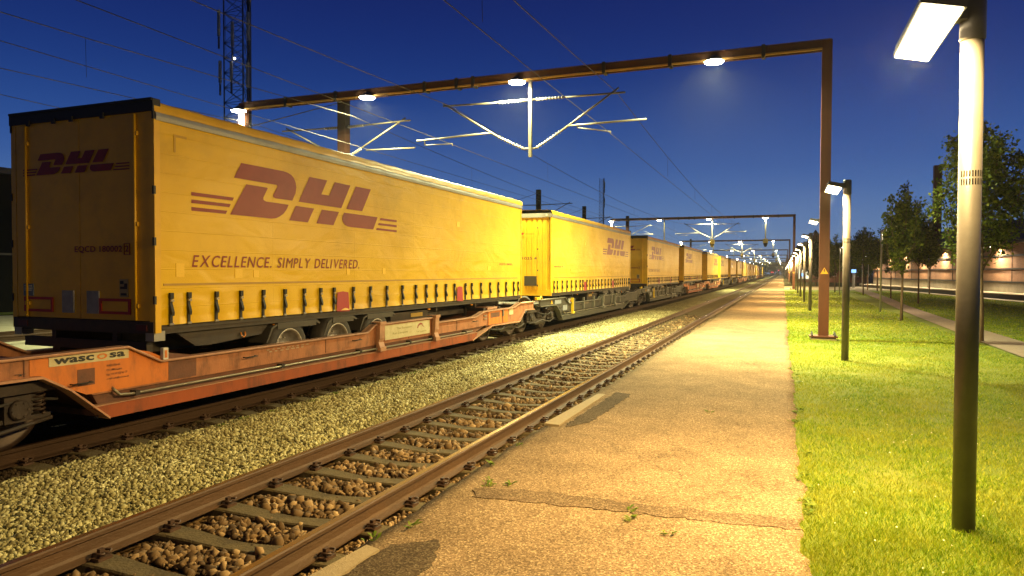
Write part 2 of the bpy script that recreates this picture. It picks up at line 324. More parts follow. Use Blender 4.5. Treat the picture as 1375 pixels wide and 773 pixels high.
mu = N.new('ShaderNodeVectorMath'); mu.operation = 'SCALE'; L.new(r.outputs[0], mu.inputs[0]); L.new(m3.outputs[0], mu.inputs['Scale']); L.new(mu.outputs[0], b.inputs['Base Color'])
b.inputs['Roughness'].default_value = .9; b.inputs['Specular IOR Level'].default_value = .1
bp = N.new('ShaderNodeBump'); bp.inputs['Strength'].default_value = .8; bp.inputs['Distance'].default_value = .006; L.new(sp.outputs[0], bp.inputs['Height']); L.new(bp.outputs[0], b.inputs['Normal'])
# path sheet with wavy edges
ys = np.concatenate([np.arange(-6, 30, .05), np.arange(30, 100, .5), np.arange(100, 900, 10)]); nY = len(ys)
el = -2.66+.10*(fbm(ys*.7, ys*0+3, 5)-.5)*2*.6+.05*(fbm(ys*4, ys*0, 9)-.5); er = .17+.12*(fbm(ys*1.1, ys*0+1, 8)-.5)+.07*(fbm(ys*6, ys*0, 2)-.5)-ys*.0004
ts = np.linspace(0, 1, 22); X = el[:, None]*(1-ts)+er[:, None]*ts; Y = np.repeat(ys[:, None], 22, 1); Z = .004*(fbm(X*1.1, Y*.8, 4)-.5)-.012*np.clip((-2.3-X)/.3, 0, 1)
Xs = np.concatenate([el[:, None], X, er[:, None]], 1); Ys = np.repeat(ys[:, None], 24, 1); Zs = np.concatenate([np.full((nY, 1), -.3), Z, np.full((nY, 1), -.3)], 1)
I, J = np.meshgrid(np.arange(23), np.arange(nY-1)); a = (J*24+I).ravel()
o = mesh_np('path', np.stack([Xs, Ys, Zs], -1).reshape(-1, 3), np.stack([a, a+1, a+25, a+24], -1), asph, k=4); o['kind'] = 'structure'
def asph_copy(name, k):
    m = asph.copy(); m.name = name
    for nd in m.node_tree.nodes:
        if nd.type == 'VALTORGB':
            for e in nd.color_ramp.elements: e.color = tuple(c*q for c, q in zip(e.color[:3], k))+(1,)
    return m
patch_m = asph_copy('patch_asphalt', (.68, .68, .70))
patch_d = asph_copy('patch_dark', (.42, .44, .47))
edge_m = mat('edge_stone', (.36, .28, .165), .85, noise=(.29, .22, .125), nscale=30, bump=.4, bscale=90)
def patch(name, poly, m, z0, z1, jit=.015):
    P = []; n = len(poly)
    for i in range(n):
        (xa, ya), (xb, yb) = poly[i], poly[(i+1) % n]; k = max(2, int(math.hypot(xb-xa, yb-ya)/.05))
        for q in range(k): t = q/k; P.append((xa+(xb-xa)*t+rnd.uniform(-jit, jit), ya+(yb-ya)*t+rnd.uniform(-jit, jit)))
    s = MB(); s.prism(P, 'z', z0, z1); o = s.build(name, m); o['kind'] = 'structure'; return o
patch('asphalt_patch', [(-2.44, 5.40), (-1.9, 5.52), (-1.0, 5.50), (.13, 5.60), (.13, 5.38), (-1.0, 5.28), (-1.9, 5.22), (-2.36, 5.15)], patch_m, -.05, .0045, .028)
patch('asphalt_patch', [(-2.44, 8.05), (-2.38, 10.55), (-2.12, 10.4), (-2.2, 8.3), (-2.38, 7.95)], patch_d, -.05, .0042, .024)
patch('asphalt_patch', [(-2.50, 2.9), (-2.47, 4.05), (-2.2, 4.25), (-2.05, 3.9), (-2.12, 2.9)], patch_d, -.05, .0042, .024)
for (a, b_) in ((3.0, 3.93), (7.98, 10.22)):
    o = MB().prism([(-2.70, a), (-2.50, a-.02), (-2.48, b_), (-2.60, b_+.03)], 'z', -.2, .014).build('edge_stone', edge_m)
    tag(o, 'short pale stone edging strip beside dark patch in the path, %s one from the camera' % ('nearer' if a < 5 else 'farther'), 'edging', 'stone edging strips of the path')

# lawn
grass_m = mat('lawn_ground', (.10, .16, .010), .95, noise=(.19, .22, .025), nscale=1.2, bump=1, bscale=45, dirt=(.26, .21, .05), dirt_amt=.5, dscale=.8)
def lawn_z(X, Y): return -.006-.012*np.clip((.3-X)/.1, 0, 1)+.05*(fbm(X*.35, Y*.35, 3)-.45)*np.clip((X-.2)/1.0, 0, 1)+.015*(fbm(X*3, Y*3, 6)-.5)
rough_grid('lawn', -.04, 16.6, -6, 60, 180, 560, lambda X, Y: lawn_z(X, Y), grass_m)
rough_grid('lawn', .04, 14.6, 60, 82, 60, 60, lambda X, Y: lawn_z(X, Y), grass_m)
fp_m = mat('footpath_gravel', (.33, .25, .19), .9, noise=(.26, .19, .14), nscale=6, bump=.6, bscale=80)
fl = [(4.90, -5), (4.90, 12), (4.89, 18), (4.95, 22), (5.25, 33), (5.60, 43), (6.2, 55), (6.7, 68), (7.0, 83)]; fr = [(5.9, -5), (5.85, 12), (5.78, 18), (5.74, 22), (5.9, 33), (6.25, 44), (6.9, 55), (7.5, 68), (8.1, 83)]
s = MB(); n = len(fl); s.add([(x, y, .036) for x, y in fl]+[(x+.25, y, .036) for x, y in fr], [(i, n+i, n+i+1, i+1) for i in range(n-1)]); o = s.build('footpath', fp_m, fix=False); o['kind'] = 'structure'
pav_m = mat('pale_paving', (.42, .35, .25), .85, noise=(.34, .28, .19), nscale=2, bump=.3, bscale=50)
s = MB(); s.add([(.1, 82, .01), (14, 82, .01), (14, 101, .01), (.1, 101, .01)], [(0, 1, 2, 3)]); o = s.build('crossing_pavement', pav_m, fix=False); o['kind'] = 'structure'
def wl(y): return 16.1-(y-59.6)*3.5/28.2
s = MB(); s.add([(wl(30)-2.8, 30, .05), (wl(30), 30, .05), (wl(101), 101, .05), (wl(101)-2.8, 101, .05)], [(0, 1, 2, 3)]); o = s.build('pavement', pav_m, fix=False); o['kind'] = 'structure'
s = MB(); s.add([(.1, 101, -.02), (60, 101, -.02), (60, 900, -.02), (.1, 900, -.02)], [(0, 1, 2, 3)]); o = s.build('far_ground', ground_m, fix=False); o['kind'] = 'structure'

# grass blades: denser near the camera, clumped
def blades(n, x0, x1, y0, y1, h, w, seed, name, m, fan=True):
    g = np.random.default_rng(seed); u = g.random(n); Y = y0*(y1/y0)**u if fan else y0+(y1-y0)*u
    X = x0+g.random(n)*(np.minimum(x1, .31*Y+.4)-x0)
    edge = .17+.12*(fbm(Y*1.1, Y*0+1, 8)-.5)+.07*(fbm(Y*6, Y*0, 2)-.5)-Y*.0004+.02*g.standard_normal(n)
    k = (fbm(X*2.2, Y*2.2, 21)+.35*g.random(n) > .42) & (X > edge) & ((X < 4.85) | (X > 6.1)); X = X[k]; Y = Y[k]; n = len(X)
    Zb = lawn_z(X, Y)-.004; c = fbm(X*1.3, Y*1.3, 5); hh = h*(.45+.9*g.random(n))*(.6+.9*c); ang = g.random(n)*6.28; ln = hh*(.25+.9*g.random(n)); a2 = g.random(n)*6.28
    ww = w*(1+.05*Y)
    dx, dy = np.cos(ang)*ww/2, np.sin(ang)*ww/2
    P0 = np.stack([X-dx, Y-dy, Zb], -1); P1 = np.stack([X+dx, Y+dy, Zb], -1)
    P2 = np.stack([X+np.cos(a2)*ln, Y+np.sin(a2)*ln, Zb+hh], -1)
    V = np.stack([P0, P1, P2], 1).reshape(-1, 3); F = np.arange(3*n).reshape(-1, 3)
    return mesh_np(name, V, F, m)
def island_mat(name, cols, rough=.7, trans=0., patchy=None):
    m = bpy.data.materials.new(name); m.use_nodes = True; N, L, b = nodes_of(m); MATS[name] = m
    g = N.new('ShaderNodeNewGeometry'); r = N.new('ShaderNodeValToRGB'); L.new(g.outputs['Random Per Island'], r.inputs[0]); e = r.color_ramp
    while len(e.elements) < len(cols): e.elements.new(.5)
    for i, c in enumerate(cols): e.elements[i].position = i/(len(cols)-1); e.elements[i].color = (*c, 1)
    src = r.outputs[0]
    if patchy:
        t = N.new('ShaderNodeTexCoord'); n = N.new('ShaderNodeTexNoise'); n.inputs['Scale'].default_value = patchy[1]; n.inputs['Detail'].default_value = 4; L.new(t.outputs['Object'], n.inputs['Vector'])
        mr = N.new('ShaderNodeMapRange'); mr.inputs[1].default_value = .42; mr.inputs[2].default_value = .62; mr.inputs[4].default_value = patchy[2]; L.new(n.outputs['Fac'], mr.inputs[0])
        mx = N.new('ShaderNodeMix'); mx.data_type = 'RGBA'; mx.inputs[7].default_value = (*patchy[0], 1); L.new(src, mx.inputs[6]); L.new(mr.outputs[0], mx.inputs[0]); src = mx.outputs[2]
    L.new(src, b.inputs['Base Color']); b.inputs['Roughness'].default_value = rough; b.inputs['Specular IOR Level'].default_value = .3
    if trans:
        td = N.new('ShaderNodeBsdfTranslucent'); L.new(src, td.inputs[0]); ms = N.new('ShaderNodeMixShader'); ms.inputs[0].default_value = trans
        L.new(b.outputs[0], ms.inputs[1]); L.new(td.outputs[0], ms.inputs[2]); L.new(ms.outputs[0], N['Material Output'].inputs[0])
    return m
blade_m = island_mat('grass_blades', [(.07, .15, .002), (.16, .28, .003), (.30, .40, .008), (.52, .50, .05)], .6, .3, ((.44, .38, .04), 1.3, .4))
o = blades(200000, .05, 4.85, 2.6, 22, .037, .005, 1, 'grass', blade_m); tag(o, 'short yellowish green mown grass of the lawn near the path', 'grass', kind='stuff')
o = blades(90000, .02, 14, 20, 75, .04, .012, 2, 'grass', blade_m); tag(o, 'short green grass of the farther lawn around the young trees', 'grass', kind='stuff')
# daisies and stray leaves on the lawn
g = np.random.default_rng(5); n = 80; Y = 3*(14/3)**g.random(n); X = .3+g.random(n)*(.27*Y); r_ = .004+.005*g.random(n)
s = MB()
for i in range(n):
    z = float(lawn_z(X[i], Y[i]))+.035; s.add([(X[i]+r_[i]*math.cos(a), Y[i]+r_[i]*math.sin(a), z+.003*math.sin(a)) for a in (0, 1.2, 2.5, 3.8, 5)], [(0, 1, 2, 3, 4)])
tag(s.build('daisies', mat('petal_white', (.7, .68, .5), .8), fix=False), 'tiny white daisies scattered in the near lawn', 'flowers', kind='stuff')

# loose stones
def rocks(name, n, region, smin, smax, m, seed, ypow=None, slp=False):
    g = np.random.default_rng(seed); x0, x1, y0, y1, zf = region
    phi = (1+5**.5)/2; base = np.array([(-1, phi, 0), (1, phi, 0), (-1, -phi, 0), (1, -phi, 0), (0, -1, phi), (0, 1, phi), (0, -1, -phi), (0, 1, -phi), (phi, 0, -1), (phi, 0, 1), (-phi, 0, -1), (-phi, 0, 1)])/1.9
    F = np.array([(0, 11, 5), (0, 5, 1), (0, 1, 7), (0, 7, 10), (0, 10, 11), (1, 5, 9), (5, 11, 4), (11, 10, 2), (10, 7, 6), (7, 1, 8), (3, 9, 4), (3, 4, 2), (3, 2, 6), (3, 6, 8), (3, 8, 9), (4, 9, 5), (2, 4, 11), (6, 2, 10), (8, 6, 7), (9, 8, 1)])
    u = g.random(n); Y = y0*(y1/y0)**u if ypow is None else y0+(y1-y0)*u**ypow
    X = x0+(x1-x0)*g.random(n); k = X > -1.62*Y-1
    if slp: k = k & ((np.abs((Y-1.65+.3) % .6-.3) > .125+.02*g.random(n)) | (g.random(n) < .07))
    X = X[k]; Y = Y[k]; n = len(X)
    sz = (smin+(smax-smin)*g.random(n)**2.2)/2*(1+.012*Y)
    B = base[None]*(1+.75*(g.random((n, 12, 1))-.5))
    B = B*(.40+.95*g.random((n, 1, 3)))
    a = g.random((n, 3))*6.28; ca, sa = np.cos(a), np.sin(a)
    def rot(B, i, c, s):
        j, k = [(1, 2), (0, 2), (0, 1)][i]; C = B.copy(); C[..., j] = B[..., j]*c[:, None]-B[..., k]*s[:, None]; C[..., k] = B[..., j]*s[:, None]+B[..., k]*c[:, None]; return C
    for i in range(3): B = rot(B, i, ca[:, i], sa[:, i])
    B *= sz[:, None, None]; Z = zf(X, Y)+sz*.25+g.random(n)*.012
    V = (B+np.stack([X, Y, Z], -1)[:, None]).reshape(-1, 3); FF = (F[None]+12*np.arange(n)[:, None, None]).reshape(-1, 3)
    return mesh_np(name, V, FF, m)
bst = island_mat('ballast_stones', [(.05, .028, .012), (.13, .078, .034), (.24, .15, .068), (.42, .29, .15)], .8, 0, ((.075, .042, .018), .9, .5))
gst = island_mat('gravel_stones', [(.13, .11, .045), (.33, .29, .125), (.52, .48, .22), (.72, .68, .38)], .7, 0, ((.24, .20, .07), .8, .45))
bst2 = island_mat('ballast_stones_grimy_shaded', [(.022, .013, .007), (.045, .027, .013), (.07, .044, .021), (.12, .085, .04)], .85, 0, ((.03, .018, .009), .9, .5))  # grimy stones, colours darkened further to stand for shade along the wagons
def zi(X, Y): return np.full_like(X, -.232)
def zg(X, Y): return np.interp(X, [-7, -6.86, -6.6, -5.2, -4.86, -4.7], [-.2, -.19, -.15, -.14, -.17, -.2])+.012*(fbm(X*2, Y*2, 2)-.2)
tag(rocks('ballast', 15000, (-4.42, -3.22, 2.2, 34, zi), .028, .095, bst, 3, slp=True), 'rust brown ballast stones between the rails of the open near track', 'ballast', kind='stuff')
tag(rocks('ballast', 5200, (-2.98, -2.64, 2.2, 34, lambda X, Y: zi(X, Y)+.03), .028, .055, bst, 4, slp=True), 'brown ballast stones between the near rail and the path', 'ballast', kind='stuff')
tag(rocks('gravel', 72000, (-7.0, -4.68, 2.6, 36, zg), .018, .050, gst, 5), 'pale greenish gravel strip between the two tracks', 'gravel', kind='stuff')
tag(rocks('ballast', 9000, (-7.42, -6.80, 3.5, 30, lambda X, Y: zi(X, Y)+.01), .03, .055, bst2, 6), 'rusty ballast stones along the wagon track, painted darker as shade', 'ballast', kind='stuff')
# weeds
wm = island_mat('weed_leaves', [(.10, .17, .015), (.16, .24, .02), (.24, .30, .03)], .6, .3)
s_v = []; s_f = []
spots = [(-2.42, 5.62), (-2.36, 5.5), (-2.2, 5.58), (-2.6, 6.1), (-2.5, 4.4), (-1.1, 5.3), (-1.05, 5.12), (-.75, 4.95), (-2.63, 4.1), (-2.62, 6.9), (-.9, 9.5), (-5.9, 7.4), (-5.2, 6.9), (-5.6, 5.9), (-5.4, 10.2), (-6.3, 13), (-5.0, 5.2), (-2.66, 12.5)]
spots += [(-6.7-rnd.random()*.15, 7+rnd.random()*20) for _ in range(60)]+[(.17+rnd.uniform(-.05, .1), rnd.uniform(3, 18)) for _ in range(22)]
for (x, y) in spots:
    for q in range(rnd.randint(8, 20)):
        a = rnd.random()*6.28; l = rnd.uniform(.02, .06); zb = 0 if x > -2.64 else -.17; w = l*.22; xo, yo = x+rnd.gauss(0, .02), y+rnd.gauss(0, .03)
        k = len(s_v); s_v += [(xo, yo, zb), (xo+math.cos(a)*l*.6-math.sin(a)*w, yo+math.sin(a)*l*.6+math.cos(a)*w, zb+l*.5), (xo+math.cos(a)*l*1.1, yo+math.sin(a)*l*1.1, zb+l*.55), (xo+math.cos(a)*l*.6+math.sin(a)*w, yo+math.sin(a)*l*.6-math.cos(a)*w, zb+l*.5)]; s_f.append((k, k+1, k+2, k+3))
tag(mesh_np('weeds', s_v, s_f, wm, k=4), 'small green weeds sprouting from cracks in path and gravel', 'weeds', kind='stuff')

# ---------------------------------------------------------------- rails and sleepers
def rail(x, label, bend=0., top=rail_top, y1=620):
    root = empty('rail', (x, 0, 0), label, 'rail', 'running rails')
    prof = [(-.075, -.172), (.075, -.172), (.075, -.160), (.020, -.145), (.009, -.125), (.009, -.050), (.034, -.036), (.036, -.010), (.028, -.001), (-.028, -.001), (-.036, -.010), (-.034, -.036), (-.009, -.050), (-.009, -.125), (-.020, -.145), (-.075, -.160)]
    yy = [-10, 30, 80, 160, 300, y1]; n = len(prof); s = MB(); vs = []
    for y in yy: vs += [(px+bend*max(0, y-10), y, pz) for px, pz in prof]
    s.add(vs, [(i*n+j, i*n+(j+1) % n, (i+1)*n+(j+1) % n, (i+1)*n+j) for i in range(len(yy)-1) for j in range(n)]+[tuple(range(n))[::-1], tuple((len(yy)-1)*n+j for j in range(n))])
    s.build('rail_profile', rail_dark if top is rail_dull else rail_rust, root)
    t = MB(); vs = []
    for y in yy: vs += [(bend*max(0, y-10)-.026, y, .0005), (bend*max(0, y-10)+.026, y, .0005)]
    t.add(vs, [(2*i, 2*i+1, 2*i+3, 2*i+2) for i in range(len(yy)-1)]); t.build('running_surface', top, root, fix=False)
XN = (-4.56, -3.10); XT = (-8.92, -7.46)
rail(XN[0], 'brown steel rail of the open near track, beside the pale gravel strip')
rail(XN[1], 'brown steel rail of the open near track, beside the asphalt path')
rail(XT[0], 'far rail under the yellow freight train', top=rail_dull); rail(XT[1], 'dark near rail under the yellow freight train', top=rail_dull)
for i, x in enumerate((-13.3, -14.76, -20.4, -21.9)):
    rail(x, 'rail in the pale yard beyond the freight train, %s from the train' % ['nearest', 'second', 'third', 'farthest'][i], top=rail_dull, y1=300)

def make_sleeper():
    root = empty('sleeper', (0, 0, 0), '', 'sleeper', '')
    s = MB(); xs = np.linspace(-1.25, 1.25, 25); vs = []
    for x in xs:
        zt = -.174-.030*math.exp(-(x/.38)**2)+(.0 if abs(x) < 1.1 else -(abs(x)-1.1)*.25); w = .112-.03*math.exp(-(x/.45)**2)
        vs += [(x, -w-.02, -.33), (x, -w, zt-.012), (x, -w+.012, zt), (x, w-.012, zt), (x, w, zt-.012), (x, w+.02, -.33)]
    fs = [(i*6+j, (i+1)*6+j, (i+1)*6+j+1, i*6+j+1) for i in range(24) for j in range(5)]+[tuple(range(6)), tuple(24*6+j for j in range(6))[::-1]]
    s.add(vs, fs); s.build('concrete_block', sleeper_m, root)
    for rx in (-.73, .73):
        for sd in (-1, 1):
            c = MB(); x = rx+sd*.115
            c.box(x-.035, x+.035, -.055, .055, -.18, -.155)
            c.tube([(x-sd*.05, .035, -.150), (x-sd*.03, .045, -.125), (x+sd*.03, .05, -.118), (x+sd*.045, .02, -.128), (x+sd*.02, 0, -.13), (x-sd*.05, -.005, -.142)], .0085, 6)
            c.tube([(x-sd*.05, -.035, -.150), (x-sd*.03, -.045, -.125), (x+sd*.03, -.05, -.118), (x+sd*.045, -.02, -.128), (x+sd*.02, 0, -.13)], .0085, 6)
            c.box(x-sd*.01-.015, x-sd*.01+.015, -.02, .02, -.155, -.10)
            c.build('rail_clip', clip_m, root)
    return root
sl = make_sleeper(); tr = freeze(sl)
LS = 'concrete sleeper with sunken middle under the open near track'; LT = 'grimy concrete sleeper in the dark under the freight train'
first = True
for track, xc, n, lb, gp in (('near', -3.83, 150, LS, 'sleepers of the open near track'), ('train', -8.19, 60, LT, 'sleepers under the freight train')):
    for i in range(n):
        y = 1.55+i*.6+(.1 if track == 'near' else .3)
        if first: o = sl; first = False
        else: o = copy_tree(tr, skip=() if i < 50 else ('rail_clip',))
        o.location = (xc, y, rnd.uniform(-.003, .003)); o.rotation_euler.z = rnd.uniform(-.006, .006); tag(o, lb, 'sleeper', gp)
s = MB()
for i in range(150, 700): s.box(-3.83-1.25, -3.83+1.25, 1.65+i*.6-.12, 1.65+i*.6+.12, -.25, -.178)
tag(s.build('distant_sleepers', sleeper_m, fix=False), 'rows of far off sleepers of the open near track', 'sleepers', 'sleepers of the open near track', 'stuff')

# ---------------------------------------------------------------- trailers
LOGO = [[(7.65, 3.364), (8.52, 3.368), (8.62, 3.358), (8.70, 3.335), (8.758, 3.299), (8.80, 3.237), (8.819, 3.157), (8.80, 3.065), (8.722, 2.942), (8.335, 2.942), (8.305, 2.95), (8.29, 2.969), (8.30, 2.995), (8.385, 3.115), (8.385, 3.132), (8.365, 3.142), (7.508, 3.142)],
        [(7.743, 3.079), (8.160, 3.079), (8.178, 3.070), (8.085, 2.925), (8.085, 2.90), (8.105, 2.885), (8.14, 2.875), (8.639, 2.872), (8.585, 2.79), (8.52, 2.725), (8.425, 2.673), (8.35, 2.645), (8.25, 2.632), (7.433, 2.631)],
        [(6.768, 2.866), (7.506, 2.867), (7.479, 2.822), (6.768, 2.820)], [(6.768, 2.770), (7.445, 2.773), (7.418, 2.727), (6.768, 2.724)], [(6.768, 2.674), (7.384, 2.677), (7.352, 2.631), (6.768, 2.626)],
        [(9.144, 3.362), (9.601, 3.362), (9.445, 3.116), (9.652, 3.118), (9.811, 3.358), (10.262, 3.356), (9.993, 2.937), (8.871, 2.941)],
        [(8.806, 2.870), (9.256, 2.868), (9.097, 2.634), (8.649, 2.634)], [(9.459, 2.867), (9.927, 2.867), (9.769, 2.632), (9.312, 2.632)],
        [(10.429, 3.358), (10.905, 3.358), (10.623, 2.937), (10.143, 2.937)],
        [(10.072, 2.868), (11.131, 2.868), (10.984, 2.631), (10.26, 2.631), (10.18, 2.636), (10.10, 2.660), (10.04, 2.705), (10.02, 2.75), (10.03, 2.80)],
        [(11.236, 2.862), (11.815, 2.860), (11.815, 2.821), (11.208, 2.819)], [(11.173, 2.764), (11.815, 2.764), (11.815, 2.722), (11.147, 2.722)], [(11.107, 2.667), (11.815, 2.665), (11.815, 2.624), (11.081, 2.628)]]
LX0, LX1, LZ0, LZ1 = 6.768, 11.815, 2.626, 3.368
def logo_mesh(parent, place, s0, s1, z0, z1, name='logo'):
    s = MB()
    import bmesh
    for poly in LOGO:
        pp = [(s0+(a-LX0)/(LX1-LX0)*(s1-s0), z0+(b-LZ0)/(LZ1-LZ0)*(z1-z0)) for a, b in poly]
        s.add([place(a, b) for a, b in pp], [tuple(range(len(pp)))])
    o = s.build(name, logo_red, parent, fix=False)
    bm = bmesh.new(); bm.from_mesh(o.data); bmesh.ops.triangulate(bm, faces=bm.faces, ngon_method='EAR_CLIP'); bm.to_mesh(o.data); bm.free()
    return o
TL = 12.55; HX = 1.28
STRAPS = [.227, .503, .963, 1.413, 1.859, 2.327, 2.783, 3.199, 3.561, 4.125, 4.668, 5.231, 5.813, 6.352, 6.80, 7.256, 7.724, 8.159, 8.747, 9.107, 9.66, 10.236, 10.787, 11.342, 11.915, 12.26]
def make_trailer(flip, label, logo=True):
    """local: x = +HX is the side towards the path, y runs 0..TL away; the rear is at y = 0 unless flip"""
    root = empty('semi_trailer', (0, 0, 0), label, 'semi trailer', 'curtain sided semi trailers on the freight train')
    fy = (lambda y: TL-y) if flip else (lambda y: y); dr = -1 if flip else 1      # dr: outward direction factor at the rear
    def rb(s, x0, x1, y0, y1, z0, z1): return s.box(x0, x1, fy(y0), fy(y1), z0, z1)
    # curtain on both long sides: bellies between the straps
    for sd in (1, -1):
        ny, nz = (330, 64) if sd == 1 else (60, 12)
        yv = np.linspace(.10, TL-.05, ny); zv = np.concatenate([np.linspace(1.19, 1.75, nz//2), np.linspace(1.79, 3.70, nz-nz//2)]); Y, Z = np.meshgrid(yv, zv)
        D = .0025*(fbm(Y*.8, Z*3.2, 4+sd)-.5)*2
        if sd == 1:
            st = np.array(STRAPS); idx = np.clip(np.searchsorted(st, Y), 1, len(st)-1); a, b_ = st[idx-1], st[idx]; t = np.clip((Y-a)/(b_-a), 0, 1)
            low = np.clip((1.66-Z)/.40, 0, 1)**1.2; D = D+low*(.030*np.sin(t*math.pi)-.012)+low*.02*(fbm(Y*3.1, Z*4, 77)-.5)
            flare = np.clip((1.275-Z)/.085, 0, 1); D = D+flare*.040*(.4+.6*np.sin(t*math.pi))*(fbm(Y*2, Z*0, 5)*1.2)
            D = D-.005*np.exp(-((Y-2.1)**2/.08+(Z-2.0)**2/.02))
        X = (HX-.012+D)*sd; Yf = fy(Y)
        I, J = np.meshgrid(np.arange(ny-1), np.arange(nz-1)); q = (J*ny+I).ravel()
        mesh_np('curtain', np.stack([X, Yf, Z], -1).reshape(-1, 3), np.stack([q, q+1, q+ny+1, q+ny], -1) if (sd == 1) != flip else np.stack([q, q+ny, q+ny+1, q+1], -1), yellow, root, smooth=True, k=4)
    # welded hem band and small repair patches on the curtain
    s = MB(); hem = mat('hem_grey_brown', (.42, .24, .03), .55)
    rb(s, HX-.012, HX-.007, .13, TL-.3, 1.672, 1.700); s.build('hem_band', hem, root)
    s = MB(); ptc = mat('tarp_patch', (.83, .52, .02), .4)
    for (y, z, w, h) in ((.32, 1.78, .13, .17), (1.32, 1.76, .14, .12), (1.68, 1.77, .11, .10), (3.95, 1.80, .09, .11), (5.1, 1.81, .11, .11), (8.3, 2.9, .16, .12), (10.1, 1.9, .2, .1)): s = MB(); rb(s, HX-.012, HX-.0075, y, y+w, z, z+h); s.build('repair_patch', ptc, root)
    # frame: floor edge, corner posts, headboard frame
    s = MB(); rb(s, -HX+.03, HX-.03, .02, TL-.02, 1.08, 1.19); rb(s, HX-.05, HX-.005, .1, TL-.05, 1.135, 1.165); rb(s, -HX+.005, -HX+.05, .1, TL-.05, 1.135, 1.165); s.build('floor_frame', chassis, root)
    for sd in (1, -1):
        s = MB(); rb(s, sd*(HX-.085), sd*(HX+.004), .0, .085, 1.10, 3.79)
        for z in (1.5, 2.02, 2.5, 3.0, 3.6): pass
        s.build('corner_post', yellow_paint, root)
        s = MB()
        for z in (1.45, 2.16, 2.78, 3.68): rb(s, sd*(HX+.006), sd*(HX-.02), -.012, .02, z, z+.10)
        s.build('hinge', black_trim, root)
        s = MB(); rb(s, sd*(HX-.06), sd*HX, TL-.05, TL, 1.10, 3.79); s.build('corner_post', yellow_paint, root)
        s = MB(); s.prism([(sd*(HX-.04), 3.775), (sd*(HX+.012), 3.765), (sd*(HX+.022), 3.72), (sd*(HX+.014), 3.672), (sd*(HX-.04), 3.672)], 'y', fy(.02), fy(TL)); s.build('top_rail', grey_rail, root)
    # roof tarpaulin, slightly sagging between the bows
    ny = 140; yv = np.linspace(.0, TL, ny); prof = [(-HX-.012, 3.770), (-HX-.008, 3.87), (-HX+.05, 3.912), (-.6, 3.925), (0, 3.93), (.6, 3.925), (HX-.05, 3.912), (HX+.008, 3.87), (HX+.012, 3.770)]
    vs = []; k = len(prof)
    for y in yv:
        w = .012*abs(math.sin(y*math.pi/.7)); w2 = .008*rnd.random()
        for (x, z) in prof: vs.append((x+(.014 if abs(x) > HX and z < 3.8 else 0)*(1 if x > 0 else -1)*(math.sin(y*4.4)**2+rnd.random()*.3), fy(y), z-(w if abs(x) < 1.2 else w*.6)-w2*(abs(x) < HX)))
    fs = [(i*k+j, i*k+j+1, (i+1)*k+j+1, (i+1)*k+j) for i in range(ny-1) for j in range(k-1)]
    s = MB(); s.add(vs, fs, True); s.build('roof', yellow_paint, root)
    # rear: header, two doors, plates
    s = MB(); rb(s, -HX-.01, HX+.01, -.02, .09, 3.775, 3.925); rb(s, -HX, HX, -.035, -.02, 3.90, 3.93)
    for x in (-.9, -.42, -.1, .45): rb(s, x-.03, x+.03, -.04, -.02, 3.74, 3.81)
    s.build('rear_header', black_trim, root)
    def rp(x, z, d=-.004): return (x*1.0, fy(d), z)
    xs = 1 if not flip else -1                     # seen from behind the letters must read left to right
    for sd in (1, -1):
        s = MB(); rb(s, sd*.006, sd*(HX-.09), .005, .045, 1.245, 3.775); d = s.build('rear_door', yellow_paint, root)
        s = MB(); s.tube([(sd*(HX-.30), fy(-.012), 1.25), (sd*(HX-.30), fy(-.012), 3.76)], .016, 8)
        for z in (1.4, 2.4, 3.5): s.box(sd*(HX-.30)-.04, sd*(HX-.30)+.04, fy(.004), fy(-.02), z, z+.05)
        s.build('locking_bar', yellow_paint, d)
        s = MB(); rb(s, sd*.11 if sd < 0 else .13, sd*.32 if sd < 0 else .34, -.012, .004, 1.315, 1.60); s.build('grey_panel', grey_plate, d)
        # red framed marker plate
        a0, a1 = (sd*.34, sd*.88)
        if sd < 0: a0, a1 = -.50, -1.05
        s = MB()
        for (p, q, z0, z1) in ((a0, a1, 1.475, 1.51), (a0, a1, 1.315, 1.35), (a0, a0+(.04 if a1 > a0 else -.04), 1.35, 1.475), (a1-(.04 if a1 > a0 else -.04), a1, 1.35, 1.475)): rb(s, p, q, -.010, .004, z0, z1)
        s.build('marker_plate', mat('marker_red', (.36, .02, .012), .5), d)
    s = MB(); rb(s, .70, .84, -.008, .004, 1.53, 1.75); st_ = s.build('tread_sticker', mat('sticker_dull', (.35, .28, .14), .6), root)
    s = MB()
    for (p, z0, z1) in (((.71, .83), 1.63, 1.66), ((.71, .77), 1.69, 1.73), ((.78, .83), 1.66, 1.70), ((.72, .82), 1.55, 1.58)): rb(s, p[0], p[1], -.0095, -.007, z0, z1)
    s.build('sticker_marks', black_trim, st_)
    s = MB(); rb(s, -1.06, -.87, -.008, .004, 1.52, 1.68); st2 = s.build('notice_sticker', mat('sticker_blue', (.12, .16, .22), .5), root)
    s = MB()
    for z in (1.645, 1.615, 1.59): rb(s, -1.04, -.90, -.0095, -.007, z, z+.012)
    s.build('notice_print', white_paint, st2)
    if not flip:
        logo_mesh(root, lambda a, b: (a, -.0065, b), -1.04, .885, 3.095, 3.37)
        lettering('registration_lettering', 'EQCD 180002 2', logo_red, root, -.085, .86, 2.075, 2.165, lambda a, b: (a, -.007, b), bold=.02)
        s = MB()
        for (p, q, z0, z1) in ((.775, .875, 2.185, 2.192), (.775, .875, 2.05, 2.057), (.775, .781, 2.057, 2.185), (.869, .875, 2.057, 2.185)): s.box(p, q, -.008, .004, z0, z1)
        s.build('check_digit_frame', logo_red, root)
    # rear underrun and lamp bar
    s = MB(); rb(s, -HX+.02, HX-.02, -.01, .10, 1.10, 1.235); rb(s, -1.1, 1.1, .03, .12, .86, .98)
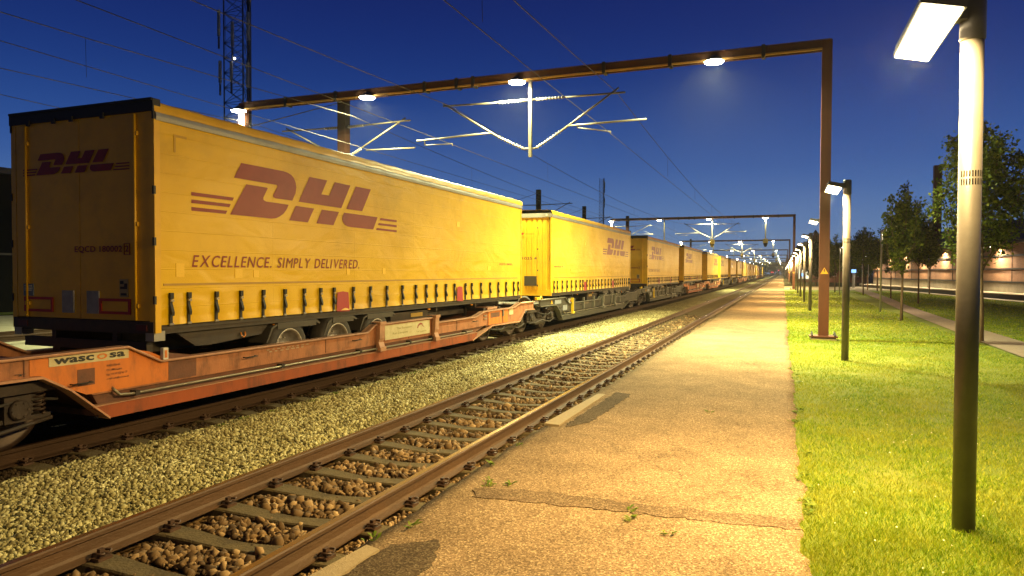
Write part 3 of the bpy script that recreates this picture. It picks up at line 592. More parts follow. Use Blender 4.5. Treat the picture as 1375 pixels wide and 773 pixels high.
    for x in (-.55, .55): rb(s, x-.04, x+.04, .04, .10, .9, 1.1)
    s.build('rear_bumper', chassis, root)
    s = MB()
    for sd in (1, -1): rb(s, sd*.98, sd*1.16, -.02, .0, 1.125, 1.20)
    s.build('tail_lamp', mat('tail_lens', (.06, .008, .006), .35), root)
    s = MB()
    for sd in (1, -1): s.prism([(sd*(HX-.16), 1.0), (sd*(HX-.02), 1.0), (sd*(HX-.02), 1.12), (sd*(HX-.16), 1.14)], 'y', fy(.0), fy(.16))
    s.build('corner_buffer', grey_rail, root)
    # front wall: corrugated
    s = MB(); pts = []; n = 13
    y0 = TL
    for i in range(n):
        x0 = -1.19+i*2.38/n; w = 2.38/n; pts += [(x0, y0), (x0+w*.55, y0), (x0+w*.65, y0-.010), (x0+w*.92, y0-.010)]
    pts += [(1.19, y0), (1.19, y0-.08), (-1.19, y0-.08)]
    s.prism([(p, fy(q)) for p, q in pts], 'z', 1.19, 3.66); s.build('front_wall', yellow_paint, root)
    s = MB(); rb(s, -HX, HX, TL-.04, TL+.015, 3.665, 3.80); s.build('front_header', grey_rail, root)
    s = MB()
    for x in (-1.12, 1.12): s.lathe([(.035, -.004), (.035, .004)], 'y', (x, fy(TL+.02), 3.735), 16)
    s.build('clearance_lamp', white_paint, root)
    s = MB(); rb(s, -HX+.02, HX-.02, TL-.03, TL+.02, 1.10, 1.30); s.build('front_sill', yellow_paint, root)
    if flip:
        def fp(a, b): return (a, -.013, b)
        yy = -.016
        s = MB(); s.add([(.06, yy, 3.23), (.16, yy, 3.23), (.22, yy, 3.40), (.12, yy, 3.40)], [(0, 1, 2, 3)]); s.add([(.0, yy, 3.10), (.30, yy, 3.10), (.34, yy, 3.17), (.0, yy, 3.17)], [(0, 1, 2, 3)]); s.build('emblem', mat('emblem_red', (.6, .015, .01), .5), root, fix=False)
        s = MB()
        for z in (3.14, 3.11): s.add([(.38, yy, z), (.70, yy, z), (.70, yy, z+.012), (.38, yy, z+.012)], [(0, 1, 2, 3)])
        s.build('emblem_lines', mat('emblem_orange', (.65, .2, .01), .5), root, fix=False)
        lettering('registration_lettering', '801025 4', black_trim, root, .05, .78, 2.28, 2.37, lambda a, b: (a, yy, b), bold=.015)
        s = MB(); s.box(.36, .78, -.05, -.014, 1.42, 1.74); o = s.build('document_box', dark_metal, root)
        s = MB()
        for z in (1.40, 3.3, 2.6, 1.9): s.box(.80, .83, -.03, -.012, z, z+.05)
        s.build('rivet_strip', black_trim, root)
    # straps with buckles (the side the photo shows)
    sm = MB()
    pr = None
    for y in STRAPS:
        yy = fy(y); y_ = rnd.uniform(-.006, .006)
        s = MB(); s.box(HX-.004, HX+.012, yy-.021, yy+.021, 1.205, 1.585)
        s.box(HX+.010, HX+.030, yy-.026, yy+.026, 1.51, 1.585)
        s.prism([(HX+.016, 1.44), (HX+.045, 1.345), (HX+.040, 1.30), (HX+.016, 1.34)], 'y', yy-.018+y_, yy+.022+y_)
        st1 = s.build('strap', strap_black, root)
        s = MB(); s.box(HX+.014, HX+.036, yy-.024, yy+.024, 1.475, 1.502); s.box(HX+.004, HX+.022, yy-.03, yy+.03, 1.185, 1.21); s.build('buckle', buckle_mat, st1)
    # red flaps
    for (a, b_) in ((3.62, 3.99), (8.26, 8.59)):
        s = MB(); s.add([(HX+.022, fy(a), 1.18), (HX+.022, fy(b_), 1.165), (HX+.012, fy(b_-.02), 1.495), (HX+.012, fy((a+b_)/2), 1.515), (HX+.012, fy(a+.03), 1.50)], [(0, 1, 2, 3, 4)]); s.build('red_flap', red_flap, root)
    # lettering on the curtain, reading left to right on the visible side
    xl = HX-.006
    if flip: off = TL-6.3-.3
    l0 = 6.768-6.2; l1 = 11.815-6.2
    if flip: l0, l1 = TL-5.6, TL-.55
    if logo:
        logo_mesh(root, lambda a, b: (xl, a, b), l0, l1, LZ0, LZ1)
        if not flip:
            slogan('EXCELLENCE. SIMPLY DELIVERED.', root, l0, 4.33, 1.905, 2.062, xl)
            lettering('code_lettering', 'EQCD 180002', logo_red, root, 10.9, 11.85, 2.03, 2.09, lambda a, b: (xl, a, b), bold=.02)
        else:
            lettering('code_lettering', '801025 4', logo_red, root, .35, 1.3, 2.03, 2.09, lambda a, b: (xl, a, b), bold=.02)
    s = MB(); fm = mat('tape_mark', (.50, .29, .02), .6)
    rb(s, xl-.004, xl, .30, .50, 3.52, 3.55); rb(s, xl-.004, xl, .30, .33, 3.33, 3.52); s.build('tape_mark', fm, root)
    # chassis, side boxes, landing gear
    s = MB()
    for x in (-.62, .62): rb(s, x-.07, x+.07, .12, TL-.3, .80, 1.08)
    for y in (1.2, 3.1, 5.6, 7.5, 9.6): rb(s, -1.15, 1.15, y, y+.07, .98, 1.08)
    s.build('chassis_rail', chassis, root)
    s = MB(); y_a = (.55, 2.05)
    s.prism([(fy(.40), 1.075), (fy(2.10), 1.075), (fy(1.95), .93), (fy(.95), .865), (fy(.72), .875)], 'x', HX-.30, HX-.11); s.build('side_box', chassis, root)
    s = MB(); s.tube([(HX-.10, fy(1.52), .99), (HX-.085, fy(1.525), .94), (HX-.08, fy(1.56), .92), (HX-.085, fy(1.595), .94), (HX-.10, fy(1.60), .99)], .010, 6); s.build('lashing_ring', amber, root)
    s = MB()
    for y in (2.14, 5.32, 7.0, 9.2): rb(s, HX-.075, HX-.05, y, y+.09, 1.035, 1.062)
    s.build('side_marker', amber, root)
    for i, y in enumerate((2.46, 3.70, 4.93)):
        for sd in (1, -1):
            c = (sd*(HX-.165), fy(y), .66)
            t = MB(); t.lathe([(.305, -.135), (.39, -.145), (.435, -.125), (.46, -.08), (.465, 0), (.46, .08), (.435, .125), (.39, .145), (.305, .135)], 'x', c, 40, caps=False)
            ty = t.build('tyre', rubber, root)
            t = MB(); t.lathe([(.318, .146), (.306, .150), (.295, .146), (.28, .10), (.25, .03), (.20, -.02), (.15, -.02), (.14, .04), (.09, .05), (.0, .05)] if sd > 0 else [(.285, -.14), (.27, .0), (.15, .02), (0, .0)], 'x', c, 32, caps=False)
            for q in range(10):
                a = q*math.pi/5; t.tube([(c[0]+sd*-.02, c[1]+.175*math.cos(a), c[2]+.175*math.sin(a)), (c[0]+sd*.02, c[1]+.175*math.cos(a), c[2]+.175*math.sin(a))], .014, 6)
            t.build('rim', rim_mat, ty)
        # mudguard
    for (ya, yb) in ((1.95, 3.25), (3.32, 4.30), (4.36, 5.62)):
        s = MB(); zt = 1.075
        s.prism([(fy(ya), .80), (fy(ya+.12), 1.02), (fy(ya+.26), zt), (fy(yb-.12), zt), (fy(yb-.02), 1.02), (fy(yb-.05), 1.0), (fy(yb-.16), zt-.03), (fy(ya+.28), zt-.03), (fy(ya+.15), 1.0), (fy(ya+.03), .80)], 'x', HX-.36, HX-.02)
        s.box(HX-.022, HX-.012, fy(ya+.24), fy(yb-.14), .985, 1.072)
        s.build('mudguard', mat('mudguard_plastic', (.045, .038, .03), .5), root)
    s = MB(); rb(s, .75, 1.05, 5.75, 7.3, .62, 1.02); s.build('pallet_box', chassis, root)
    s = MB(); rb(s, 1.055, 1.06, 6.55, 7.05, .90, .98); s.build('plate', mat('plate_yellow', (.5, .33, .05), .5), root)
    for x in (-.7, .7):
        s = MB(); rb(s, x-.05, x+.05, 9.9, 10.0, .45, 1.0); s.lathe([(.10, -.05), (.12, 0), (.10, .05)], 'x', (x, fy(9.95), .42), 16); s.build('landing_leg', chassis, root)
    s = MB(); s.lathe([(.045, 0), (.045, -.14), (.06, -.14), (.06, -.17)], 'z', (0, fy(11.3), 1.08), 12); s.build('king_pin', dark_metal, root)
    return root

# ---------------------------------------------------------------- pocket wagon, local x = 0 track centre, y = 0 at its near end, side face x = +WX
WX = 1.25; WL = 16.45
def make_wagon(cm, label, plates=True):
    main, brown, low, flange = cm
    root = empty('pocket_wagon', (0, 0, 0), label, 'freight wagon', 'low pocket wagons under the trailers')
    o0 = 3.15
    top = [(3.15, 1.00), (5.744, 1.00), (6.19, .785), (10.62, .765), (10.88, .885), (13.18, .885), (13.30, .765), (15.32, .765), (15.85, .868), (17.92, .880), (18.36, .972), (19.60, .98)]
    bot = [(19.60, .744), (18.80, .755), (18.33, .45), (16.37, .475), (15.15, .205), (5.505, .222), (5.052, .604), (4.755, .775), (3.15, .79)]
    top = [(y-o0, z) for y, z in top]; bot = [(y-o0, z) for y, z in bot]
    def clip_top(y):
        for (a, za), (b_, zb) in zip(top, top[1:]):
            if a <= y <= b_: return za+(zb-za)*(y-a)/(b_-a)
        return .98
    for sd in (1, -1):
        X = lambda a: sd*a
        # upper web
        up = [(y, z) for y, z in top]+[(16.45, .744), (15.65, .755), (15.18, .45), (13.22, .475), (12.9, .50), (2.20, .50), (1.902, .604), (1.605, .775), (0, .79)]
        s = MB(); s.prism(up, 'x', X(WX-.055), X(WX-.035)); wb = s.build('side_web', main if plates else main, root)
        # recessed band, ledge, lower plate
        s = MB(); s.prism([(2.20, .50), (12.9, .50), (12.15, .33), (2.30, .33)], 'x', X(WX-.12), X(WX-.075)); s.build('recessed_plate', brown, root)
        s = MB(); s.box(2.34, 2.34, 0, 0, 0, 0) if False else None
        s.prism([(2.15, .368), (12.30, .368), (12.1, .205), (2.355, .222)], 'x', X(WX-.045), X(WX)); s.build('lower_sill', low, root)
        s = MB(); s.prism([(X(WX-.12), .372), (X(WX+.012), .372), (X(WX+.012), .382), (X(WX-.12), .382)], 'y', 2.15, 12.3); s.build('ledge', flange, root)
        # top flange follows the profile
        s = MB(); n = len(top); vs = []
        for y, z in top: vs += [(X(WX-.13), y, z), (X(WX+.015), y, z), (X(WX+.02), y, z-.012), (X(WX+.015), y, z-.026), (X(WX-.13), y, z-.026)]
        s.add(vs, [(i*5+j, i*5+(j+1) % 5, (i+1)*5+(j+1) % 5, (i+1)*5+j) for i in range(n-1) for j in range(5)]+[(0, 1, 2, 3, 4), tuple((n-1)*5+j for j in range(5))]); s.build('top_flange', flange, root)
        # edge flange of the sloping ends
        for seg in ([(0, .79), (1.605, .775), (1.902, .604), (2.355, .222)], [(12.0, .205), (13.22, .475), (15.18, .45), (15.65, .755), (16.45, .744)]):
            s = MB(); vs = []; n = len(seg)
            for y, z in seg: vs += [(X(WX-.16), y, z+.012), (X(WX+.014), y, z+.012), (X(WX+.014), y, z-.014), (X(WX-.16), y, z-.014)]
            s.add(vs, [(i*4+j, i*4+(j+1) % 4, (i+1)*4+(j+1) % 4, (i+1)*4+j) for i in range(n-1) for j in range(4)]+[(0, 1, 2, 3), tuple((n-1)*4+j for j in range(4))]); s.build('edge_flange', flange, root)
        # air pipe with brackets
        s = MB(); s.tube([(X(WX-.05), 2.41, .56), (X(WX-.005), 2.42, .52), (X(WX+.0), 2.48, .46), (X(WX), 2.64, .447), (X(WX), 5, .440), (X(WX), 12.0, .43)], .017, 8); s.build('air_pipe', pipe_m, root)
        s = MB()
        for y in (2.70, 5.2, 7.25, 9.0, 9.95, 11.6): s.box(X(WX-.08), X(WX+.02), y-.03, y+.03, .415, .475)
        s.build('pipe_bracket', bogie_m, root)
        s = MB()
        for y in (.06, 1.45, 3.28, 6.3, 9.0, 11.2, 13.9, 15.3): s.box(X(WX-.036), X(WX-.028), y-.006, y+.006, .52 if 2.3 < y < 12.5 else .80, clip_top(y)-.03)
        s.build('weld_rib', brown, root)
        # clamps over the sill
        for y in (7.88, 10.06):
            s = MB(); pr = [(X(WX-.14), .925), (X(WX+.05), .925), (X(WX+.065), .90), (X(WX+.055), .62), (X(WX+.03), .55), (X(WX+.07), .45), (X(WX+.07), .385), (X(WX-.02), .385), (X(WX-.02), .91), (X(WX-.14), .91)]
            s.prism(pr, 'y', y-.085, y+.085); s.box(X(WX+.05), X(WX+.085), y-.10, y+.10, .875, .93); s.box(X(WX+.02), X(WX+.085), y-.10, y+.10, .385, .46)
            s.build('support_clamp', flange, root)
        # sign plate between the clamps
        s = MB(); s.box(X(WX-.030), X(WX-.015), 8.06, 9.88, .545, .855); s.build('plate_frame', low, root)
    s = MB()
    # floor of the pocket and the end decks
    s.box(-WX+.12, WX-.12, 2.3, 12.3, .235, .30); s.box(-WX+.2, WX-.2, .0, 2.1, .80, .86); s.box(-WX+.2, WX-.2, 13.2, 16.45, .79, .85)
    s.prism([(2.1, .82), (2.4, .28), (2.45, .30), (2.15, .86)], 'x', -WX+.15, WX-.15); s.prism([(12.2, .28), (13.2, .80), (13.2, .85), (12.15, .30)], 'x', -WX+.15, WX-.15)
    s.build('pocket_floor', brown, root)
    s = MB()
    for y in (13.0, 14.0, 15.0): s.box(-1.1, 1.1, y, y+.12, .85, .93)
    s.box(-.35, .35, 12.6, 14.2, .86, 1.0); s.build('king_pin_trestle', chassis, root)
    s = MB(); s.box(.75, 1.1, 13.25, 13.9, .88, .935); s.build('hitch_guard', flange, root)
    for sx in (-.85, .85):
        s = MB()
        s.tube([(sx, -.02, .90), (sx, -.32, .90)], .07, 10); s.lathe([(.20, 0), (.22, -.03), (.18, -.05)], 'y', (sx, -.32, .90), 18); s.build('buffer', bogie_m, root)
    s = MB(); s.tube([(0, 0, .85), (0, -.45, .82)], .05, 8); s.build('coupling', bogie_m, root)
    # bogies
    for yc, dd in ((.50, 1), (14.65, 1)):
        b_ = MB(); w = .92
        for sd in (1, -1):
            x = sd*1.0
            b_.prism([(yc-1.25, .55), (yc-1.05, .62), (yc-.6, .60), (yc-.35, .40), (yc+.35, .40), (yc+.6, .60), (yc+1.05, .62), (yc+1.25, .55), (yc+1.2, .40), (yc+.72, .42), (yc+.45, .22), (yc-.45, .22), (yc-.72, .42), (yc-1.2, .40)], 'x', x-.05*sd, x+.06*sd)
            for q in (-.16, 0, .16): b_.lathe([(.07, 0), (.07, .22)], 'z', (x, yc+q, .38), 10)
        b_.box(-1.0, 1.0, yc-.16, yc+.16, .50, .74)
        bo = b_.build('bogie_frame', bogie_m, root)
        for dy in (-.95, .95):
            s = MB()
            for sd in (1, -1):
                s.lathe([(.10, .10), (.10, .055), (.36, .03), (.40, .065), (.46, .065), (.462, -.05), (.485, -.07), (.485, -.085), (.40, -.08), (.36, -.03), (.10, -.05)] if sd > 0 else [(.10, -.10), (.10, -.055), (.36, -.03), (.40, -.065), (.46, -.065), (.462, .05), (.485, .07), (.485, .085), (.40, .08), (.36, .03), (.10, .05)], 'x', (sd*.73, yc+dy, .462), 40)
            s.tube([(-.9, yc+dy, .462), (.9, yc+dy, .462)], .08, 10); s.build('wheelset', wheel_m, bo)
            for sd in (1, -1):
                s = MB(); s.box(sd*.97, sd*1.12, yc+dy-.13, yc+dy+.13, .34, .60); s.lathe([(.10, 0), (.10, sd*.03), (.085, sd*.04)], 'x', (sd*1.12, yc+dy, .465), 16)
                for a in range(6): s.lathe([(.013, 0), (.013, sd*.02)], 'x', (sd*1.15, yc+dy+.075*math.cos(a*1.047), .465+.075*math.sin(a*1.047)), 6)
                s.box(sd*.99, sd*1.10, yc+dy-.34, yc+dy+.34, .34, .385); s.prism([(yc+dy-.42, .66), (yc+dy-.30, .72), (yc+dy+.30, .72), (yc+dy+.42, .66), (yc+dy+.42, .62), (yc+dy-.42, .62)], 'x', sd*.98, sd*1.13)
                s.build('axle_box', bogie_m, bo)
                for q in (-.25, .25):
                    s = MB(); s.tube([(sd*1.05+.055*math.cos(a*.8), yc+dy+q+.055*math.sin(a*.8), .385+a*.0058) for a in range(41)], .013, 6); s.build('coil_spring', wheel_m, bo)
        s = MB()
        for sd in (1,): s.tube([(1.12, yc-1.2, .32), (1.14, yc-.6, .30), (1.12, yc, .34), (1.14, yc+.7, .26), (1.10, yc+1.3, .33)], .022, 8)
        s.build('brake_rod', bogie_m, bo)
    for y in (1.9, 4.4, 7.0, 12.0):
        s = MB(); s.tube([(WX+.0, y, .66), (WX+.05, y, .66), (WX+.05, y+.22, .66), (WX+.0, y+.22, .66)], .009, 6); s.build('lashing_loop', bogie_m, root)
    s = MB(); s.tube([(WX-.12, 12.9, .46), (WX-.02, 13.3, .36), (WX-.0, 13.9, .33), (WX-.1, 14.4, .42), (WX-.2, 15.0, .40)], .016, 8); s.build('brake_hose', rubber, root)
    s = MB(); s.tube([(WX-.25, .1, .62), (WX-.1, .5, .54), (WX-.08, 1.0, .50), (WX-.16, 1.5, .56), (WX-.2, 1.9, .50)], .016, 8); s.build('brake_hose', rubber, root)
    s = MB()
    for q in range(9): s.box(WX-.027, WX-.0265, 4.9+q*.11, 4.9+q*.11+rnd.uniform(.04, .09), .70, .715)
    for q in range(7): s.box(WX-.027, WX-.0265, 4.95+q*.12, 4.95+q*.12+rnd.uniform(.04, .09), .67, .685)
    s.build('stencil_marks', mat('stencil_dull', (.40, .30, .20), .7), root)
    # small fittings on the camera side
    s = MB(); s.box(WX-.02, WX+.03, 3.05, 3.12, .79, .93); s.build('corner_marker', white_paint, root)
    s = MB(); s.box(WX+.03, WX+.034, 3.067, 3.103, .81, .90); s.build('corner_marker_patch', fresh_or, root)
    return root
def or_plates(w):
    X = WX-.028
    s = MB(); s.box(X-.006, X, .06, .95-.0, .80, .965); s.prism([(1.50, .80), (1.602, .79), (1.89, .62), (2.1, .52), (3.17, .52), (3.17, .78), (2.9, .90), (2.62, .965), (1.50, .965)], 'x', X-.006, X); s.build('fresh_paint', fresh_or, w)
    s = MB(); s.prism([(1.693, .867), (2.62, .860), (2.62, .965), (1.693, .967)], 'x', X, X+.004); pl = s.build('name_plate', cream, w)
    t = lambda a, b: (X+.0065, a, b)
    lettering('name_lettering', 'wasc', black_trim, pl, 1.74, 2.19, .885, .945, t, bold=.035)
    lettering('name_lettering', 'sa', black_trim, pl, 2.375, 2.57, .885, .945, t, bold=.035)
    s = MB(); n = 24; vs = []
    for i in range(n):
        a = 2*math.pi*i/n; vs += [(X+.0065, 2.285+.062*math.cos(a), .915+.031*math.sin(a)), (X+.0065, 2.285+.034*math.cos(a), .915+.017*math.sin(a))]
    s.add(vs, [(2*i, 2*i+1, (2*i+3) % (2*n), (2*i+2) % (2*n)) for i in range(n)]); s.build('ring_mark', fresh_or, pl, fix=False)
    s = MB(); s.box(X, X+.003, 2.0, 2.2, .62, .80); s.build('grime_patch', wagon_br, w); s = MB(); s.prism([(3.17, .52), (3.6, .52), (3.6, .78), (3.17, .86)], 'x', X, X+.002); s.build('grime_patch', wagon_br, w)
    for k, (tx, a, b_) in enumerate((('WASCOSA AG', 2.34, 2.51), ('CH - 6006 Luzern', 2.34, 2.53), ('Fax: +41 41 727 67 77', 2.34, 2.60), ('e-mail: info@wascosa.ch', 2.34, 2.62))):
        lettering('address_lettering', tx, black_trim, w, a, b_, .79-k*.050, .815-k*.050, lambda a, b: (X+.003, a, b), bold=.01)
    s = MB(); s.box(X, X+.004, 1.36, 1.46, .83, .835); s.prism([(1.39, .815), (1.43, .815), (1.41, .83)], 'x', X, X+.004); s.build('jack_mark', black_trim, w)
    X2 = WX-.012
    s = MB(); s.box(X2-.003, X2, 8.085, 9.85, .560, .840); sp_ = s.build('company_sign', cream, w)
    t2 = lambda a, b: (X2+.002, a, b)
    gm = mat('sign_olive', (.20, .16, .03), .6)
    lettering('sign_lettering', 'The European', gm, sp_, 8.50, 9.08, .725, .775, t2); lettering('sign_lettering', 'Rail Company', gm, sp_, 8.36, 8.94, .635, .685, t2)
    lettering('sign_lettering', 'TX Logistik', gm, sp_, 9.28, 9.70, .605, .640, t2)
    s = MB(); mr_ = mat('emblem_maroon', (.28, .03, .03), .5); A = []; B = []
    for i in range(11):
        a = math.pi*(.98-.70*i/10); A.append((9.45+.14*math.cos(a), .695+.105*math.sin(a))); B.append((9.46+.115*math.cos(a), .69+.075*math.sin(a)))
    s.add([(X2+.002, y, z) for y, z in A+B], [(i, i+1, 12+i, 11+i) for i in range(10)]); s.add([(X2+.002, 9.50, .755), (X2+.002, 9.58, .73), (X2+.002, 9.63, .68), (X2+.002, 9.59, .71), (X2+.002, 9.52, .735)], [(0, 1, 2, 3, 4)]); s.build('arch_emblem', mr_, sp_, fix=False)
    # panels and latches at the far end section
    s = MB(); s.box(X, X+.01, 13.0, 13.9, .50, .84); s.box(X, X+.008, 14.0, 14.35, .50, .85); s.build('end_panel', fresh_or, w)
    s = MB(); s.box(X+.01, X+.013, 13.15, 13.75, .68, .80)
    s.build('panel_writing', wagon_br, w)
    s = MB(); s.box(X, X+.03, 13.93, 14.02, .68, .84); s.box(X, X+.02, 12.72, 12.86, .74, .77); s.box(X, X+.02, 12.72, 12.86, .66, .69); s.build('latch', buckle_mat, w)
    s = MB(); s.box(X, X+.006, 14.45, 14.75, .68, .84); s.build('white_label', cream, w)
def gy_fit(w):
    s = MB()
    for y in (3.6, 4.9, 6.4, 9.4, 11.0): s.box(WX-.03, WX+.03, y, y+.10, .50, .92)
    s.build('hinge_post', flange_g, w)
    s = MB(); s.tube([(WX-.1, .35+.11*math.cos(a), .98+.11*math.sin(a)) for a in [i*math.pi/8 for i in range(17)]], .02, 8); s.build('yellow_ring_handle', mat('handle_yellow', (.75, .50, .02), .4), w)
    s = MB(); s.box(WX-.1, WX-.02, -.25, -.12, 1.0, 1.08); s.build('yellow_block', mat('handle_yellow', (.75, .50, .02), .4), w)
    s = MB(); s.box(WX-.03, WX-.02, 1.5, 2.2, .80, .93); s.box(WX-.03, WX-.02, 2.4, 2.9, .55, .72); s.build('data_plate', grey_plate, w)
    s = MB(); s.prism([(1.10, .82), (1.26, .82), (1.18, .95)], 'x', WX-.03, WX-.018); s.build('warning_triangle', sign_y, w)
    s = MB(); s.box(WX-.03, WX+.05, 3.4, 3.46, .45, .95); s.box(WX-.03, WX+.06, 3.35, 3.6, .40, .46); s.build('lever', mat('handle_yellow', (.75, .50, .02), .4), w)

XC = -8.33
wag_o = make_wagon((wagon_or, wagon_br, wagon_red, flange_l), ''); or_plates(wag_o); t_wo = freeze(wag_o)
wag_g = make_wagon((wagon_gy, wagon_gy, wagon_gy, flange_g), ''); gy_fit(wag_g); t_wg = freeze(wag_g)
tA = make_trailer(False, ''); t_A = freeze(tA)
tB = make_trailer(True, ''); t_B = freeze(tB)
ordn = ['first', 'second', 'third', 'fourth', 'fifth', 'sixth', 'seventh', 'eighth', 'ninth', 'tenth', 'eleventh', 'twelfth', 'thirteenth', 'fourteenth', 'fifteenth', 'sixteenth', 'seventeenth', 'eighteenth', 'nineteenth', 'twentieth']
tstart = [6.2, 21.5, 38.6, 53.8]; 
while tstart[-1] < 290: tstart += [tstart[-2]+32.4+(.4 if len(tstart) % 4 else 0)]
wstart = [3.15, 20.15, 36.7, 53.4]
while wstart[-1] < 290: wstart += [wstart[-1]+16.5]
for i, y in enumerate(tstart[:18]):
    flip = i in (1, 4, 7, 9, 12, 14)
    if i == 0: o = tA
    elif i == 1: o = tB
    else: o = copy_tree(t_B if flip else t_A, skip=(() if i < 3 else ('buckle', 'sticker_marks', 'notice_print', 'lashing_ring', 'side_marker', 'hinge', 'check_digit_frame', 'slogan_lettering', 'code_lettering') if i < 8 else ('strap', 'buckle', 'sticker_marks', 'notice_print', 'tread_sticker', 'notice_sticker', 'hinge', 'side_marker', 'lashing_ring', 'slogan_lettering', 'code_lettering', 'registration_lettering', 'check_digit_frame', 'tape_mark', 'repair_patch', 'locking_bar', 'grey_panel', 'rim', 'king_pin')))
    o.location = (XC+rnd.uniform(-.02, .02)*(i > 0), y, rnd.uniform(-.03, .03)*(i > 0))
    if i == 0: lb = 'nearest yellow curtain sided trailer with big red logo and slogan, dark rear doors'
    elif i == 1: lb = 'second yellow trailer of the train, bright ribbed front wall with a black document box'
    else: lb = '%s yellow trailer of the train counted from the camera, %s towards the camera' % (ordn[i], 'ribbed front wall' if flip else 'rear doors')
    tag(o, lb, 'semi trailer', 'curtain sided semi trailers on the freight train')
nO = nG = 0
for i, y in enumerate(wstart[:18]):
    grey = i % 4 in (1, 2) if i < 6 else rnd.random() < .5
    if i == 0: o = wag_o; nO += 1
    elif i == 1: o = wag_g; nG += 1
    else: o = copy_tree(t_wg if grey else t_wo, skip=() if i < 4 else ('coil_spring', 'address_lettering', 'jack_mark', 'corner_marker', 'corner_marker_patch', 'weld_rib', 'brake_rod', 'axle_box', 'king_pin_trestle', 'sign_lettering'))
    o.location = (-8.20, y, 0)
    lb = 'orange pocket wagon with cream name plate under the nearest trailer' if i == 0 else 'dark grey pocket wagon with yellow ring handle under the second trailer' if i == 1 else '%s low wagon of the train, %s, under the %s trailer' % (ordn[i], 'dark grey' if grey else 'rusty orange', ordn[i])
    tag(o, lb, 'freight wagon', 'low pocket wagons under the trailers')

